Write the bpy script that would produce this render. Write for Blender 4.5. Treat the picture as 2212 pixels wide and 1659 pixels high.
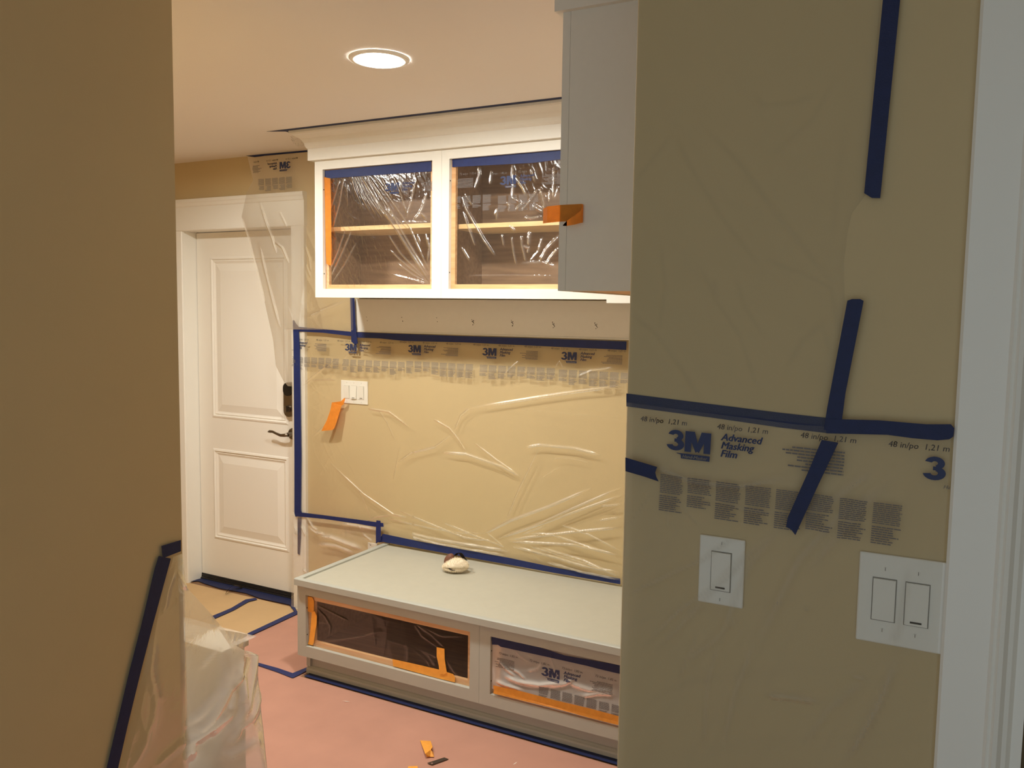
import bpy, bmesh, math, random
import numpy as np
from mathutils import Vector, Matrix

# ------------------------------------------------------------------ camera, world, exposure
scene = bpy.context.scene
for o in list(bpy.data.objects):
    bpy.data.objects.remove(o, do_unlink=True)
COL = scene.collection
IW, IH, FPX = 2212.0, 1659.0, 1800.0
YAW, PITCH, ROLL = 0.48680, 0.0865632, -0.0151347
CAM = np.array([0.0, -3.35737, 1.62114])
cy, sy, cp, sp, cr, sr = math.cos(YAW), math.sin(YAW), math.cos(PITCH), math.sin(PITCH), math.cos(ROLL), math.sin(ROLL)
FWD = np.array([-sy*cp, cy*cp, -sp]); _R = np.array([cy, sy, 0.0]); _D = np.cross(FWD, _R)
RGT = cr*_R + sr*_D; DWN = -sr*_R + cr*_D
cam_data = bpy.data.cameras.new('camera'); cam_data.sensor_width = 36.0
cam_data.lens = FPX/IW*36.0; cam_data.clip_start = 0.02
cam = bpy.data.objects.new('camera', cam_data); COL.objects.link(cam)
M = Matrix(((RGT[0], -DWN[0], -FWD[0], CAM[0]), (RGT[1], -DWN[1], -FWD[1], CAM[1]), (RGT[2], -DWN[2], -FWD[2], CAM[2]), (0, 0, 0, 1)))
cam.matrix_world = M
scene.camera = cam
vs = scene.view_settings
vs.view_transform = 'Standard'; vs.look = 'None'; vs.gamma = 1.0; vs.use_curve_mapping = False
vs.exposure = 0.0
LAMP_W = 465.0          # emission of the downlight lenses
world = bpy.data.worlds.new('hall_ambient'); scene.world = world; world.use_nodes = True
world.node_tree.nodes['Background'].inputs[0].default_value = (0.85, 1.0, 1.08, 1)
world.node_tree.nodes['Background'].inputs[1].default_value = 0.62

def pix(px, py, ax, val):
    """photo pixel -> point on the plane (axis = val)"""
    q = (px-IW/2)*RGT + (py-IH/2)*DWN + FPX*FWD
    return CAM + q*((val-CAM[ax])/q[ax])

# ------------------------------------------------------------------ helpers
def lin(c):
    return tuple(((v/255)/12.92 if v/255 <= .04045 else ((v/255+.055)/1.055)**2.4) for v in c)

def mat(name, rgb, rough=.6, metal=0.0, noise=0.0, nscale=40, bump=0.0, bscale=200, spec=.5, emit=None):
    m = bpy.data.materials.new(name); m.use_nodes = True
    nt = m.node_tree; b = nt.nodes['Principled BSDF']
    c = lin(rgb)
    b.inputs['Base Color'].default_value = (*c, 1); b.inputs['Roughness'].default_value = rough
    b.inputs['Metallic'].default_value = metal; b.inputs['Specular IOR Level'].default_value = spec
    tc = nt.nodes.new('ShaderNodeTexCoord')
    if noise > 0:
        n = nt.nodes.new('ShaderNodeTexNoise'); n.inputs['Scale'].default_value = nscale; n.inputs['Detail'].default_value = 5
        nt.links.new(tc.outputs['Object'], n.inputs['Vector'])
        r = nt.nodes.new('ShaderNodeValToRGB')
        r.color_ramp.elements[0].position = .3; r.color_ramp.elements[1].position = .7
        r.color_ramp.elements[0].color = (*[v*(1-noise) for v in c], 1); r.color_ramp.elements[1].color = (*[min(1, v*(1+noise)) for v in c], 1)
        nt.links.new(n.outputs['Fac'], r.inputs['Fac']); nt.links.new(r.outputs['Color'], b.inputs['Base Color'])
    if bump > 0:
        n2 = nt.nodes.new('ShaderNodeTexNoise'); n2.inputs['Scale'].default_value = bscale; n2.inputs['Detail'].default_value = 3
        nt.links.new(tc.outputs['Object'], n2.inputs['Vector'])
        bp = nt.nodes.new('ShaderNodeBump'); bp.inputs['Strength'].default_value = bump; bp.inputs['Distance'].default_value = .002
        nt.links.new(n2.outputs['Fac'], bp.inputs['Height']); nt.links.new(bp.outputs['Normal'], b.inputs['Normal'])
    if emit:
        b.inputs['Emission Color'].default_value = (*emit[:3], 1); b.inputs['Emission Strength'].default_value = emit[3]
    return m

def wood_mat(name, rgb, dark, scale=(3, 30, 30), rough=.45):
    m = mat(name, rgb, rough); nt = m.node_tree; b = nt.nodes['Principled BSDF']
    tc = nt.nodes.new('ShaderNodeTexCoord'); mp = nt.nodes.new('ShaderNodeMapping'); mp.inputs['Scale'].default_value = scale
    n = nt.nodes.new('ShaderNodeTexNoise'); n.inputs['Scale'].default_value = 2.2; n.inputs['Detail'].default_value = 6
    r = nt.nodes.new('ShaderNodeValToRGB'); r.color_ramp.elements[0].position = .35; r.color_ramp.elements[1].position = .65
    r.color_ramp.elements[0].color = (*lin(dark), 1); r.color_ramp.elements[1].color = (*lin(rgb), 1)
    nt.links.new(tc.outputs['Object'], mp.inputs['Vector']); nt.links.new(mp.outputs['Vector'], n.inputs['Vector'])
    nt.links.new(n.outputs['Fac'], r.inputs['Fac']); nt.links.new(r.outputs['Color'], b.inputs['Base Color'])
    return m

def film_mat(name, haze=.08, foldhaze=.45, gloss=.06, rough=.18, tint=(255, 250, 240), bump=.25, bscale=30, trans=.5):
    """thin clear polythene: mostly transparent, a little milky haze, more where folds lie double, glossy"""
    m = bpy.data.materials.new(name); m.use_nodes = True
    nt = m.node_tree; nt.nodes.clear(); L = nt.links.new
    out = nt.nodes.new('ShaderNodeOutputMaterial')
    tr = nt.nodes.new('ShaderNodeBsdfTransparent'); tr.inputs[0].default_value = (.97, .97, .96, 1)
    di = nt.nodes.new('ShaderNodeBsdfDiffuse'); di.inputs[0].default_value = (*lin(tint), 1)
    tl = nt.nodes.new('ShaderNodeBsdfTranslucent'); tl.inputs[0].default_value = (*lin(tint), 1)
    milky = nt.nodes.new('ShaderNodeMixShader'); milky.inputs[0].default_value = trans
    L(di.outputs[0], milky.inputs[1]); L(tl.outputs[0], milky.inputs[2])
    at = nt.nodes.new('ShaderNodeAttribute'); at.attribute_name = 'fold'
    fm = nt.nodes.new('ShaderNodeMath'); fm.operation = 'MULTIPLY_ADD'; fm.use_clamp = True
    fm.inputs[1].default_value = foldhaze; fm.inputs[2].default_value = haze
    L(at.outputs['Fac'], fm.inputs[0])
    body = nt.nodes.new('ShaderNodeMixShader'); L(fm.outputs[0], body.inputs[0])
    L(tr.outputs[0], body.inputs[1]); L(milky.outputs[0], body.inputs[2])
    gl = nt.nodes.new('ShaderNodeBsdfGlossy'); gl.inputs['Roughness'].default_value = rough; gl.inputs[0].default_value = (1, 1, 1, 1)
    fr = nt.nodes.new('ShaderNodeFresnel'); fr.inputs['IOR'].default_value = 1.5
    gm = nt.nodes.new('ShaderNodeMath'); gm.operation = 'MULTIPLY'; gm.inputs[1].default_value = gloss/.04; gm.use_clamp = True
    gs = nt.nodes.new('ShaderNodeMath'); gs.operation = 'MULTIPLY_ADD'; gs.inputs[1].default_value = 1.3; gs.inputs[2].default_value = .4
    L(at.outputs['Fac'], gs.inputs[0])
    g2 = nt.nodes.new('ShaderNodeMath'); g2.operation = 'MULTIPLY'; L(fr.outputs[0], g2.inputs[0]); L(gs.outputs[0], g2.inputs[1])
    L(g2.outputs[0], gm.inputs[0])
    tc = nt.nodes.new('ShaderNodeTexCoord')
    nz = nt.nodes.new('ShaderNodeTexNoise'); nz.inputs['Scale'].default_value = bscale; nz.inputs['Detail'].default_value = 6
    nz.inputs['Distortion'].default_value = 1.2
    L(tc.outputs['Object'], nz.inputs['Vector'])
    bp = nt.nodes.new('ShaderNodeBump'); bp.inputs['Strength'].default_value = bump; bp.inputs['Distance'].default_value = .01
    L(nz.outputs['Fac'], bp.inputs['Height'])
    for s in (gl, fr, di):
        L(bp.outputs['Normal'], s.inputs['Normal'])
    mx = nt.nodes.new('ShaderNodeMixShader'); L(gm.outputs[0], mx.inputs[0]); L(body.outputs[0], mx.inputs[1]); L(gl.outputs[0], mx.inputs[2])
    L(mx.outputs[0], out.inputs['Surface'])
    return m

def link(name, me, m, parent=None, label=None, cat=None, group=None, kind=None, smooth=False):
    o = bpy.data.objects.new(name, me); COL.objects.link(o)
    if m is not None:
        me.materials.clear(); me.materials.append(m)
    if parent is not None: o.parent = parent
    if smooth:
        for p in me.polygons: p.use_smooth = True
    tagit(o, label, cat, group, kind)
    return o

def tagit(o, label=None, cat=None, group=None, kind=None):
    if label: o['label'] = label
    if cat: o['category'] = cat
    if group: o['group'] = group
    if kind: o['kind'] = kind
    return o

def empty(name, loc, label=None, cat=None, group=None, kind=None):
    o = bpy.data.objects.new(name, None); COL.objects.link(o); o.location = loc; o.empty_display_size = .05
    return tagit(o, label, cat, group, kind)

def bm_done(name, bm, m, parent=None, smooth=False, **k):
    """bm is in world coordinates; moved into the parent's frame when that is an offset empty"""
    if parent is not None:
        w = parent.location.copy(); q = parent
        while q.parent is not None:
            q = q.parent; w += q.location
        bmesh.ops.translate(bm, verts=bm.verts, vec=-w)
    bmesh.ops.recalc_face_normals(bm, faces=bm.faces)
    me = bpy.data.meshes.new(name); bm.to_mesh(me); bm.free()
    return link(name, me, m, parent, smooth=smooth, **k)

def add_box(bm, x0, x1, y0, y1, z0, z1, bev=0.0, seg=2):
    r = bmesh.ops.create_cube(bm, size=1)
    for v in r['verts']:
        v.co = Vector(((x0+x1)/2 + v.co.x*(x1-x0), (y0+y1)/2 + v.co.y*(y1-y0), (z0+z1)/2 + v.co.z*(z1-z0)))
    if bev > 0:
        es = list({e for v in r['verts'] for e in v.link_edges})
        bmesh.ops.bevel(bm, geom=es, offset=bev, segments=seg, affect='EDGES', profile=.5)
    return bm

def box(name, x0, x1, y0, y1, z0, z1, m, parent=None, bev=0.0, **k):
    bm = bmesh.new(); add_box(bm, min(x0, x1), max(x0, x1), min(y0, y1), max(y0, y1), min(z0, z1), max(z0, z1), bev)
    return bm_done(name, bm, m, parent, **k)

def add_frame(bm, x0, x1, z0, z1, ox0, ox1, oz0, oz1, y0, y1):
    """rectangular frame in the xz plane with one opening, thickness y0..y1"""
    def ring(y, X0, X1, Z0, Z1):
        return [bm.verts.new((X0, y, Z0)), bm.verts.new((X1, y, Z0)), bm.verts.new((X1, y, Z1)), bm.verts.new((X0, y, Z1))]
    a, b, c, d = ring(y0, x0, x1, z0, z1), ring(y0, ox0, ox1, oz0, oz1), ring(y1, x0, x1, z0, z1), ring(y1, ox0, ox1, oz0, oz1)
    for i in range(4):
        j = (i+1) % 4
        bm.faces.new((a[i], a[j], b[j], b[i])); bm.faces.new((c[i], d[i], d[j], c[j]))
        bm.faces.new((a[i], c[i], c[j], a[j])); bm.faces.new((b[i], b[j], d[j], d[i]))

def add_poly(bm, pts, nrm, t):
    """polygon (3d points) extruded by t along nrm"""
    n = Vector(nrm)*t
    a = [bm.verts.new(p) for p in pts]; b = [bm.verts.new(Vector(p)+n) for p in pts]
    bm.faces.new(a); bm.faces.new(b[::-1])
    for i in range(len(a)):
        j = (i+1) % len(a); bm.faces.new((a[i], a[j], b[j], b[i]))

def add_cyl(bm, c, ax, r, h, n=24, r2=None):
    ax = Vector(ax).normalized(); c = Vector(c)
    u = ax.orthogonal().normalized(); v = ax.cross(u); r2 = r if r2 is None else r2
    a = [bm.verts.new(c + (u*math.cos(t)+v*math.sin(t))*r) for t in [2*math.pi*i/n for i in range(n)]]
    b = [bm.verts.new(c + ax*h + (u*math.cos(t)+v*math.sin(t))*r2) for t in [2*math.pi*i/n for i in range(n)]]
    bm.faces.new(a[::-1]); bm.faces.new(b)
    for i in range(n):
        j = (i+1) % n; bm.faces.new((a[i], a[j], b[j], b[i]))

def add_tube(bm, pts, rad, n=12, flat=1.0, flat_axis=None):
    pts = [Vector(p) for p in pts]; rings = []
    for i, p in enumerate(pts):
        d = (pts[min(i+1, len(pts)-1)]-pts[max(i-1, 0)]).normalized()
        u = Vector(flat_axis) if flat_axis else d.orthogonal()
        u = (u - d*u.dot(d)).normalized(); v = d.cross(u); r = rad[i] if isinstance(rad, (list, tuple)) else rad
        rings.append([bm.verts.new(p + u*math.cos(t)*r*flat + v*math.sin(t)*r) for t in [2*math.pi*k/n for k in range(n)]])
    for a, b in zip(rings, rings[1:]):
        for k in range(n):
            j = (k+1) % n; bm.faces.new((a[k], a[j], b[j], b[k]))
    bm.faces.new(rings[0][::-1]); bm.faces.new(rings[-1])

def add_sweep(bm, profile, path_fn, stations):
    """profile: [(a,b)], path_fn(station, a, b) -> 3d; open profile closed end to end"""
    rings = [[bm.verts.new(path_fn(s, a, b)) for a, b in profile] for s in stations]
    n = len(profile)
    for A, B in zip(rings, rings[1:]):
        for k in range(n):
            j = (k+1) % n; bm.faces.new((A[k], A[j], B[j], B[k]))
    bm.faces.new(rings[0][::-1]); bm.faces.new(rings[-1])

# ------------------------------------------------------------------ materials
WALL = mat('tan_wall_paint', (203, 181, 138), .75, noise=.02, nscale=3, bump=.08, bscale=350)
CEIL = mat('ceiling_paint', (238, 231, 222), .85, bump=.1, bscale=300)
WHITE = mat('white_cabinet_paint', (230, 226, 216), .42, noise=.01)
TRIMW = mat('white_trim_paint', (242, 239, 230), .4)
DOORW = mat('white_door_paint', (242, 237, 226), .5)
GREY = mat('grey_primer_paint', (180, 180, 170), .5, noise=.015, nscale=8)
GREYTOP = mat('grey_bench_paint', (186, 182, 166), .48, noise=.02, nscale=25)
MAPLE = wood_mat('maple', (236, 190, 140), (218, 164, 112))
MAPLEE = wood_mat('maple_edge', (238, 205, 150), (226, 186, 130))
INNER = wood_mat('maple_inside_shaded', (150, 118, 90), (128, 98, 74))  # maple interior, its shade put into the darker brown
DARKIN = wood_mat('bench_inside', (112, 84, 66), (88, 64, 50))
BLUE = mat('blue_masking_tape', (18, 37, 95), .55, noise=.10, nscale=60, bump=.3, bscale=500)
NAVY = mat('navy_masking_tape', (16, 30, 76), .6, noise=.10, nscale=60, bump=.3, bscale=500)
ORANGE = mat('orange_masking_tape', (250, 170, 66), .55, noise=.07, nscale=50, bump=.3, bscale=400)
PINK = mat('pink_rosin_paper', (190, 140, 120), .8, noise=.05, nscale=6, bump=.25, bscale=18)
KRAFT = mat('kraft_floor_paper', (206, 172, 126), .8, noise=.03, nscale=8, bump=.15, bscale=25)
FLOORM = wood_mat('floor_boards', (150, 112, 80), (120, 86, 58))
PLASTIC = mat('white_switch_plastic', (238, 234, 224), .35)
SEAM = mat('switch_seam', (120, 114, 104), .6)
SEAML = mat('switch_seam_light', (196, 190, 180), .6)
BLACK = mat('black_plastic', (18, 17, 17), .35)
NICKEL = mat('dark_nickel', (132, 122, 110), .3, metal=1.0)
STEEL = mat('dull_steel', (96, 86, 76), .45, metal=.7)
RUBBER = mat('black_rubber', (26, 24, 24), .6)
INK = mat('navy_print_ink', (44, 54, 92), .6)
FINE = mat('grey_print_ink', (112, 106, 104), .7)
REV = mat('reversed_print', (150, 140, 126), .7)
FUR = mat('cream_fur', (246, 232, 206), .9, noise=.05, nscale=80, bump=.8, bscale=260)
LEATHER = mat('brown_leather', (118, 76, 58), .6, noise=.06)
DARKLE = mat('dark_leather', (52, 38, 30), .6)
SCREW = mat('screw_metal', (150, 145, 136), .4, metal=.8)
HOLE = mat('dark_hole', (46, 36, 26), .9)
LENS = mat('lamp_lens', (255, 255, 255), .5, emit=(1.0, .99, .92, LAMP_W))
UNIT = mat('pale_panel', (206, 196, 180), .5)
F_WALL = film_mat('film_on_wall', .05, .50, .02, .25, (252, 238, 208), bump=.04, bscale=14)
F_DOOR = film_mat('film_hanging', .07, .55, .02, .25, (245, 238, 226), bump=.06, bscale=8)
F_CAB = film_mat('film_in_cabinet', .04, .20, .035, .17, (250, 240, 228), bump=.10, bscale=22)
F_BENCH = film_mat('film_in_bench', .07, .16, .008, .25, (225, 205, 190), bump=.04, bscale=10)
F_BENCHW = film_mat('film_in_bench_glare', .52, .42, .03, .2, (244, 240, 234), bump=.10, bscale=10, trans=.2)  # nearly opaque film, its white glare put in as extra haze
F_HALL = film_mat('film_on_hall_wall', .12, .34, .012, .3, (225, 215, 198), bump=.06, bscale=9)
F_HALLUP = film_mat('film_on_hall_wall_upper', .07, .22, .008, .35, (215, 205, 185), bump=.06, bscale=9)
F_DRAPE = film_mat('film_draped', .05, .82, .022, .15, (250, 244, 232), bump=.16, bscale=16)
F_LOW = film_mat('film_low', .09, .6, .012, .25, (248, 240, 228), bump=.08, bscale=12, trans=.25)

# ------------------------------------------------------------------ room shell
ZC = 2.43           # ceiling
YO = -1.97          # hall side of the opening wall
XR = pix(1352, 900, 1, YO)[0]      # right jamb corner of the opening
_c = pix(388, 900, 1, YO); XL = _c[0]   # hall left wall corner
S = dict(kind='structure')
box('floor', -4.8, 2.2, -4.3, .25, -.06, 0, FLOORM, **S)
box('ceiling', -4.8, 2.2, -4.3, .25, ZC, ZC+.08, CEIL, **S)
DX0, DX1, DZ = -3.905, -3.09, 2.048      # door opening
bm = bmesh.new()
add_box(bm, -4.8, DX0-.02, 0, .14, 0, ZC); add_box(bm, DX1+.02, 2.2, 0, .14, 0, ZC); add_box(bm, DX0-.02, DX1+.02, 0, .14, DZ+.02, ZC)
bm_done('wall_back', bm, WALL, **S)
bm = bmesh.new()
add_box(bm, -4.8, XL-.12, YO-.12, YO, 0, ZC)
bm_done('wall_return', bm, WALL, **S)
bm = bmesh.new()
add_box(bm, XL-.12, XL, -4.3, YO, 0, ZC)
bm_done('wall_left', bm, WALL, **S)
box('wall_far', -4.92, -4.8, YO, .25, 0, ZC, WALL, **S)
# hall wall on the right with a rounded outside corner, and the room side wall behind it
CX0 = 0.007                        # casing left edge
def rounded_wall():
    bm = bmesh.new(); r = .006; prof = []
    for k in range(7):
        t = math.pi/2*k/6
        prof.append((XR + r - r*math.cos(t), YO + r - r*math.sin(t)))
    prof = [(XR, 0.0)] + prof + [(CX0+.11, YO), (CX0+.11, YO+.115), (XR+.12, YO+.115), (XR+.12, 0.0)]
    a = [bm.verts.new((x, y, 0)) for x, y in prof]; b = [bm.verts.new((x, y, ZC)) for x, y in prof]
    bm.faces.new(a[::-1]); bm.faces.new(b)
    for i in range(len(a)):
        j = (i+1) % len(a); bm.faces.new((a[i], a[j], b[j], b[i]))
    return bm
bm_done('wall_right', rounded_wall(), WALL, **S)
box('wall_light_block', 1.5, 1.6, -4.3, YO, 0, ZC, WALL, **S)  # unseen wall, added to keep side light off the left hall wall
box('wall_header', CX0+.112, 1.6, YO, YO+.115, 2.12, ZC, WALL, **S)
box('wall_closet', CX0+.9, CX0+1.1, YO+.0, .2, 0, ZC, WALL, **S)
# hall door casing at the far right of the picture
bm = bmesh.new()
prof = [(CX0, 0), (CX0, -.010), (CX0+.004, -.014), (CX0+.062, -.016), (CX0+.066, -.019), (CX0+.070, -.017), (CX0+.074, -.021), (CX0+.080, -.019), (CX0+.086, -.012), (CX0+.092, -.010), (CX0+.098, -.004), (CX0+.098, 0)]
add_sweep(bm, prof, lambda s, a, b: (a, YO+b, s), [0, 2.12])
bm_done('trim_2', bm, TRIMW, **S)
box('trim_3', CX0+.098, CX0+.112, YO-.004, YO+.115, 0, 2.12, TRIMW, **S)

# ------------------------------------------------------------------ door, jamb, casing
SLY = .088
door = empty('door_1', (DX0, SLY, 0), kind='structure')
tagit(door, 'white two-panel exterior door in the tan wall', None)
def door_slab():
    bm = bmesh.new()
    X0, X1, Z0, Z1 = DX0+.003, DX1-.003, .038, DZ-.003
    pans = [(-3.795, -3.21, .98, 1.908), (-3.792, -3.209, .262, .802)]
    prof = [(0, 0), (.006, -.004), (.014, -.006), (.020, .003), (.026, -.001), (.034, .004), (.040, .006), (.078, -.002), (.082, -.003)]
    xs = [X0, pans[0][0], pans[0][1], X1]; zs = [Z0, pans[1][2], pans[1][3], pans[0][2], pans[0][3], Z1]
    def q(x0, x1, z0, z1):
        bm.faces.new([bm.verts.new(p) for p in ((x0, SLY, z0), (x1, SLY, z0), (x1, SLY, z1), (x0, SLY, z1))])
    for i in range(3):
        for j in range(5):
            if i == 1 and j in (1, 3): continue
            q(xs[i], xs[i+1], zs[j], zs[j+1])
    for k, (a, b, c, d) in enumerate(pans):
        a, b = pans[0][0], pans[0][1]
        prev = None
        for off, dy in prof:
            ring = [bm.verts.new((x, SLY+dy, z)) for x, z in ((a+off, c+off), (b-off, c+off), (b-off, d-off), (a+off, d-off))]
            if prev:
                for i in range(4):
                    j = (i+1) % 4; bm.faces.new((prev[i], prev[j], ring[j], ring[i]))
            prev = ring
        bm.faces.new(prev)
    # edges and back
    add_box(bm, X0, X1, SLY+.007, SLY+.044, Z0, Z1)
    for (p, r) in (((X0, Z0), (X1, Z0)), ((X1, Z0), (X1, Z1)), ((X1, Z1), (X0, Z1)), ((X0, Z1), (X0, Z0))):
        bm.faces.new([bm.verts.new(v) for v in ((p[0], SLY, p[1]), (r[0], SLY, r[1]), (r[0], SLY+.007, r[1]), (p[0], SLY+.007, p[1]))])
    return bm
bm_done('door_slab', door_slab(), DOORW, door)
box('door_jamb', DX0-.0195, DX0, .0004, .135, 0, DZ, TRIMW, door)
box('door_jamb', DX1, DX1+.0195, .0004, .135, 0, DZ, TRIMW, door)
box('door_head', DX0-.0195, DX1+.0195, .0004, .135, DZ+.0002, DZ+.0195, TRIMW, door)
bm = bmesh.new(); add_box(bm, DX0, DX0+.004, SLY+.004, SLY+.03, .03, DZ); bm_done('weather_strip', bm, RUBBER, door)
th = bmesh.new()
add_box(th, DX0, DX1, SLY-.012, .16, 0, .012, .002); add_box(th, DX0, DX1, SLY-.004, .16, .012, .024, .002); add_box(th, DX0, DX1, SLY-.002, .15, .026, .037, .001)
bm_done('threshold', th, RUBBER, door)
bm = bmesh.new(); add_box(bm, DX0, DX1, SLY-.0065, SLY-.003, .0125, .0165); add_box(bm, DX0, DX1, SLY-.0035, SLY+.0, .0245, .0262); bm_done('threshold_strip', bm, NICKEL, door)
# deadbolt with keypad
def rounded_plate(bm, cx, cz, w, h, y0, y1, r, n=8):
    pts = []
    for (sx, sz, a0) in ((1, 1, 0), (-1, 1, 90), (-1, -1, 180), (1, -1, 270)):
        for k in range(n+1):
            t = math.radians(a0+90*k/n); pts.append((cx+sx*(w/2-r)+r*math.cos(t), cz+sz*(h/2-r)+r*math.sin(t)))
    add_poly(bm, [(x, y1, z) for x, z in pts], (0, 1, 0), y0-y1)
LXC = -3.19
bm = bmesh.new(); rounded_plate(bm, LXC, 1.125, .068, .19, SLY, SLY-.024, .033)
lock = bm_done('deadbolt', bm, NICKEL, door, label='grey keypad deadbolt with black top')
bm = bmesh.new(); rounded_plate(bm, LXC, 1.182, .064, .072, SLY-.024, SLY-.030, .030); bm_done('keypad', bm, BLACK, lock)
bm = bmesh.new(); add_cyl(bm, (LXC, SLY-.024, 1.075), (0, -1, 0), .020, .008); add_box(bm, LXC-.006, LXC+.006, SLY-.052, SLY-.030, 1.058, 1.092, .003)
bm_done('thumb_turn', bm, NICKEL, lock)
# lever
RX = -3.178
bm = bmesh.new(); add_cyl(bm, (RX, SLY, .935), (0, -1, 0), .033, .008, 32, .030); add_cyl(bm, (RX, SLY-.008, .935), (0, -1, 0), .014, .034, 20, .012)
lever = bm_done('lever_handle', bm, NICKEL, door, label='dark nickel lever handle')
bm = bmesh.new()
add_tube(bm, [(RX+.004, SLY-.046, .935), (RX-.020, SLY-.048, .931), (RX-.045, SLY-.05, .929), (RX-.075, SLY-.052, .937), (RX-.10, SLY-.052, .945), (RX-.125, SLY-.050, .944), (RX-.138, SLY-.048, .941)], [.010, .0095, .008, .007, .007, .008, .004], 12, .75, (0, 1, 0))
bm_done('lever', bm, NICKEL, lever, smooth=True)
# casing
def casing():
    bm = bmesh.new(); w = .095
    for (a, s) in ((DX0, -1), (DX1, 1)):
        prof = [(0, 0), (0, -.012), (.004, -.016), (.030, -.018), (.075, -.020), (.080, -.022), (w-.003, -.022), (w, -.019), (w, 0)]
        add_sweep(bm, [(a+s*p, b) for p, b in prof], lambda st, u, v: (u, v, st), [0, DZ])
    prof = [(0, 0), (0, -.020), (.004, -.023), (.130, -.023), (.135, -.028), (.150, -.030), (.156, -.034), (.172, -.034), (.174, -.030), (.174, 0)]
    add_sweep(bm, prof, lambda st, u, v: (st, v, DZ+u), [DX0-w-.004, DX1+w+.004])
    return bm
bm_done('trim_1', casing(), TRIMW, **S)

# ------------------------------------------------------------------ ceiling downlights
def downlight(x, y, label):
    t = empty('ceiling_light', (x, y, ZC), label, 'light', 'recessed ceiling lights')
    bm = bmesh.new(); n = 48
    prof = [(.098, 0), (.098, -.003), (.092, -.007), (.080, -.008), (.076, -.004), (.074, 0.0)]
    rings = [[bm.verts.new((x+r*math.cos(2*math.pi*k/n), y+r*math.sin(2*math.pi*k/n), ZC-.0005+z)) for k in range(n)] for r, z in prof]
    for A, B in zip(rings, rings[1:]):
        for k in range(n):
            j = (k+1) % n; bm.faces.new((A[k], A[j], B[j], B[k]))
    bm_done('trim_ring', bm, TRIMW, t, smooth=True)
    bm = bmesh.new(); add_cyl(bm, (x, y, ZC-.0008), (0, 0, -1), .075, .0025, 48)
    bm_done('lens', bm, LENS, t)
downlight(-1.69, -1.115, 'lit round recessed downlight in the ceiling above the grey bench')
downlight(-2.84, -1.16, 'lit round recessed downlight in the ceiling near the white door')

# ------------------------------------------------------------------ upper cabinets
YF = -.324
def upper_cabinet(x0, x1, o0, o1, zs_px, label):
    t = empty('wall_cabinet', ((x0+x1)/2, -.16, 1.674), label, 'cabinet', 'white upper cabinets')
    z0, z1, oz0, oz1 = 1.674, 2.30, 1.714, 2.259
    bm = bmesh.new()
    for a, b in ((x0+.001, x0+.017), (x1-.017, x1-.001)): add_box(bm, a, b, YF+.019, -.002, z0+.004, z1)
    add_box(bm, x0+.017, x1-.017, YF+.019, -.002, z0+.004, z0+.022); add_box(bm, x0+.017, x1-.017, YF+.019, -.002, z1-.02, z1)
    bm_done('body', bm, WHITE, t)
    bm = bmesh.new(); add_box(bm, x0+.018, x1-.018, -.012, -.004, z0+.022, z1-.02)
    for a, b in ((x0+.0175, x0+.022), (x1-.022, x1-.0175)): add_box(bm, a, b, YF+.04, -.012, z0+.024, z1-.022)
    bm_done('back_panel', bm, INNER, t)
    bm = bmesh.new(); add_frame(bm, x0+.0004, x1-.0004, z0, z1, o0, o1, oz0, oz1, YF, YF+.019)
    bm_done('face_frame', bm, WHITE, t)
    bm = bmesh.new(); add_frame(bm, x0+.018, x1-.018, z0+.023, z1-.021, o0+.02, o1-.02, oz0+.02, oz1-.015, YF+.020, YF+.036)
    bm_done('inner_frame', bm, MAPLE, t)
    zs = pix(*zs_px, 1, YF+.055)[2]
    box('shelf', x0+.023, x1-.023, YF+.055, -.014, zs-.0095, zs+.0095, MAPLEE, t)
    for zz in (oz0+.07, oz1-.09):
        bm = bmesh.new(); add_cyl(bm, (o0+.0004, YF+.008, zz), (1, 0, 0), .003, .0006, 10); bm_done('screw_hole', bm, HOLE, t)
    return t
c1a, c1b, c2b = -2.655, -1.958, -1.197
cab1 = upper_cabinet(c1a, c1b, -2.608, -2.006, (820, 491), 'white upper cabinet with orange tape strip inside its opening, beside the door')
cab2 = upper_cabinet(c1b, c2b, -1.920, -1.245, (1100, 485), 'white upper cabinet with shiny film in its opening, beside the grey-sided cabinet')
box('filler_panel', c2b+.0006, -.842, YF-.003, -.002, 1.660, 2.30, WHITE, label='white corner filler panel between the upper cabinets', cat='panel')
# cabinet on the side wall, its end panel towards the hall
NY = -1.55; NX = pix(1205, 628.6, 1, NY)[0]; NZ = 1.672; NZT = 2.31
near = empty('wall_cabinet', (NX+.17, -.95, NZ), 'tall grey-shaded cabinet end panel with dangling orange tape, on the side wall', 'cabinet')
box('end_panel', NX+.0196, XR-.001, NY, NY+.019, NZ, NZT, WHITE, near)
bm = bmesh.new(); add_box(bm, NX+.0205, XR-.001, NY+.02, YF-.006, NZT-.02, NZT); add_box(bm, XR-.012, XR-.001, NY+.02, YF-.006, NZ+.02, NZT-.021)
bm_done('body', bm, WHITE, near)
box('bottom_panel', NX+.0205, XR-.001, NY+.0195, YF-.006, NZ+.002, NZ+.019, MAPLE, near)
bm = bmesh.new()
fy = [NY, NY+.045, (NY+YF)/2-.04, (NY+YF)/2+.04, YF-.05, YF-.006]
add_box(bm, NX, NX+.019, fy[0], fy[1], NZ, NZT); add_box(bm, NX, NX+.019, fy[2], fy[3], NZ, NZT); add_box(bm, NX, NX+.019, fy[4], fy[5], NZ, NZT)
for a, b in ((fy[1], fy[2]), (fy[3], fy[4])):
    add_box(bm, NX, NX+.019, a, b, NZ, NZ+.04); add_box(bm, NX, NX+.019, a, b, NZT-.04, NZT)
bm_done('face_frame', bm, WHITE, near)

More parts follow.
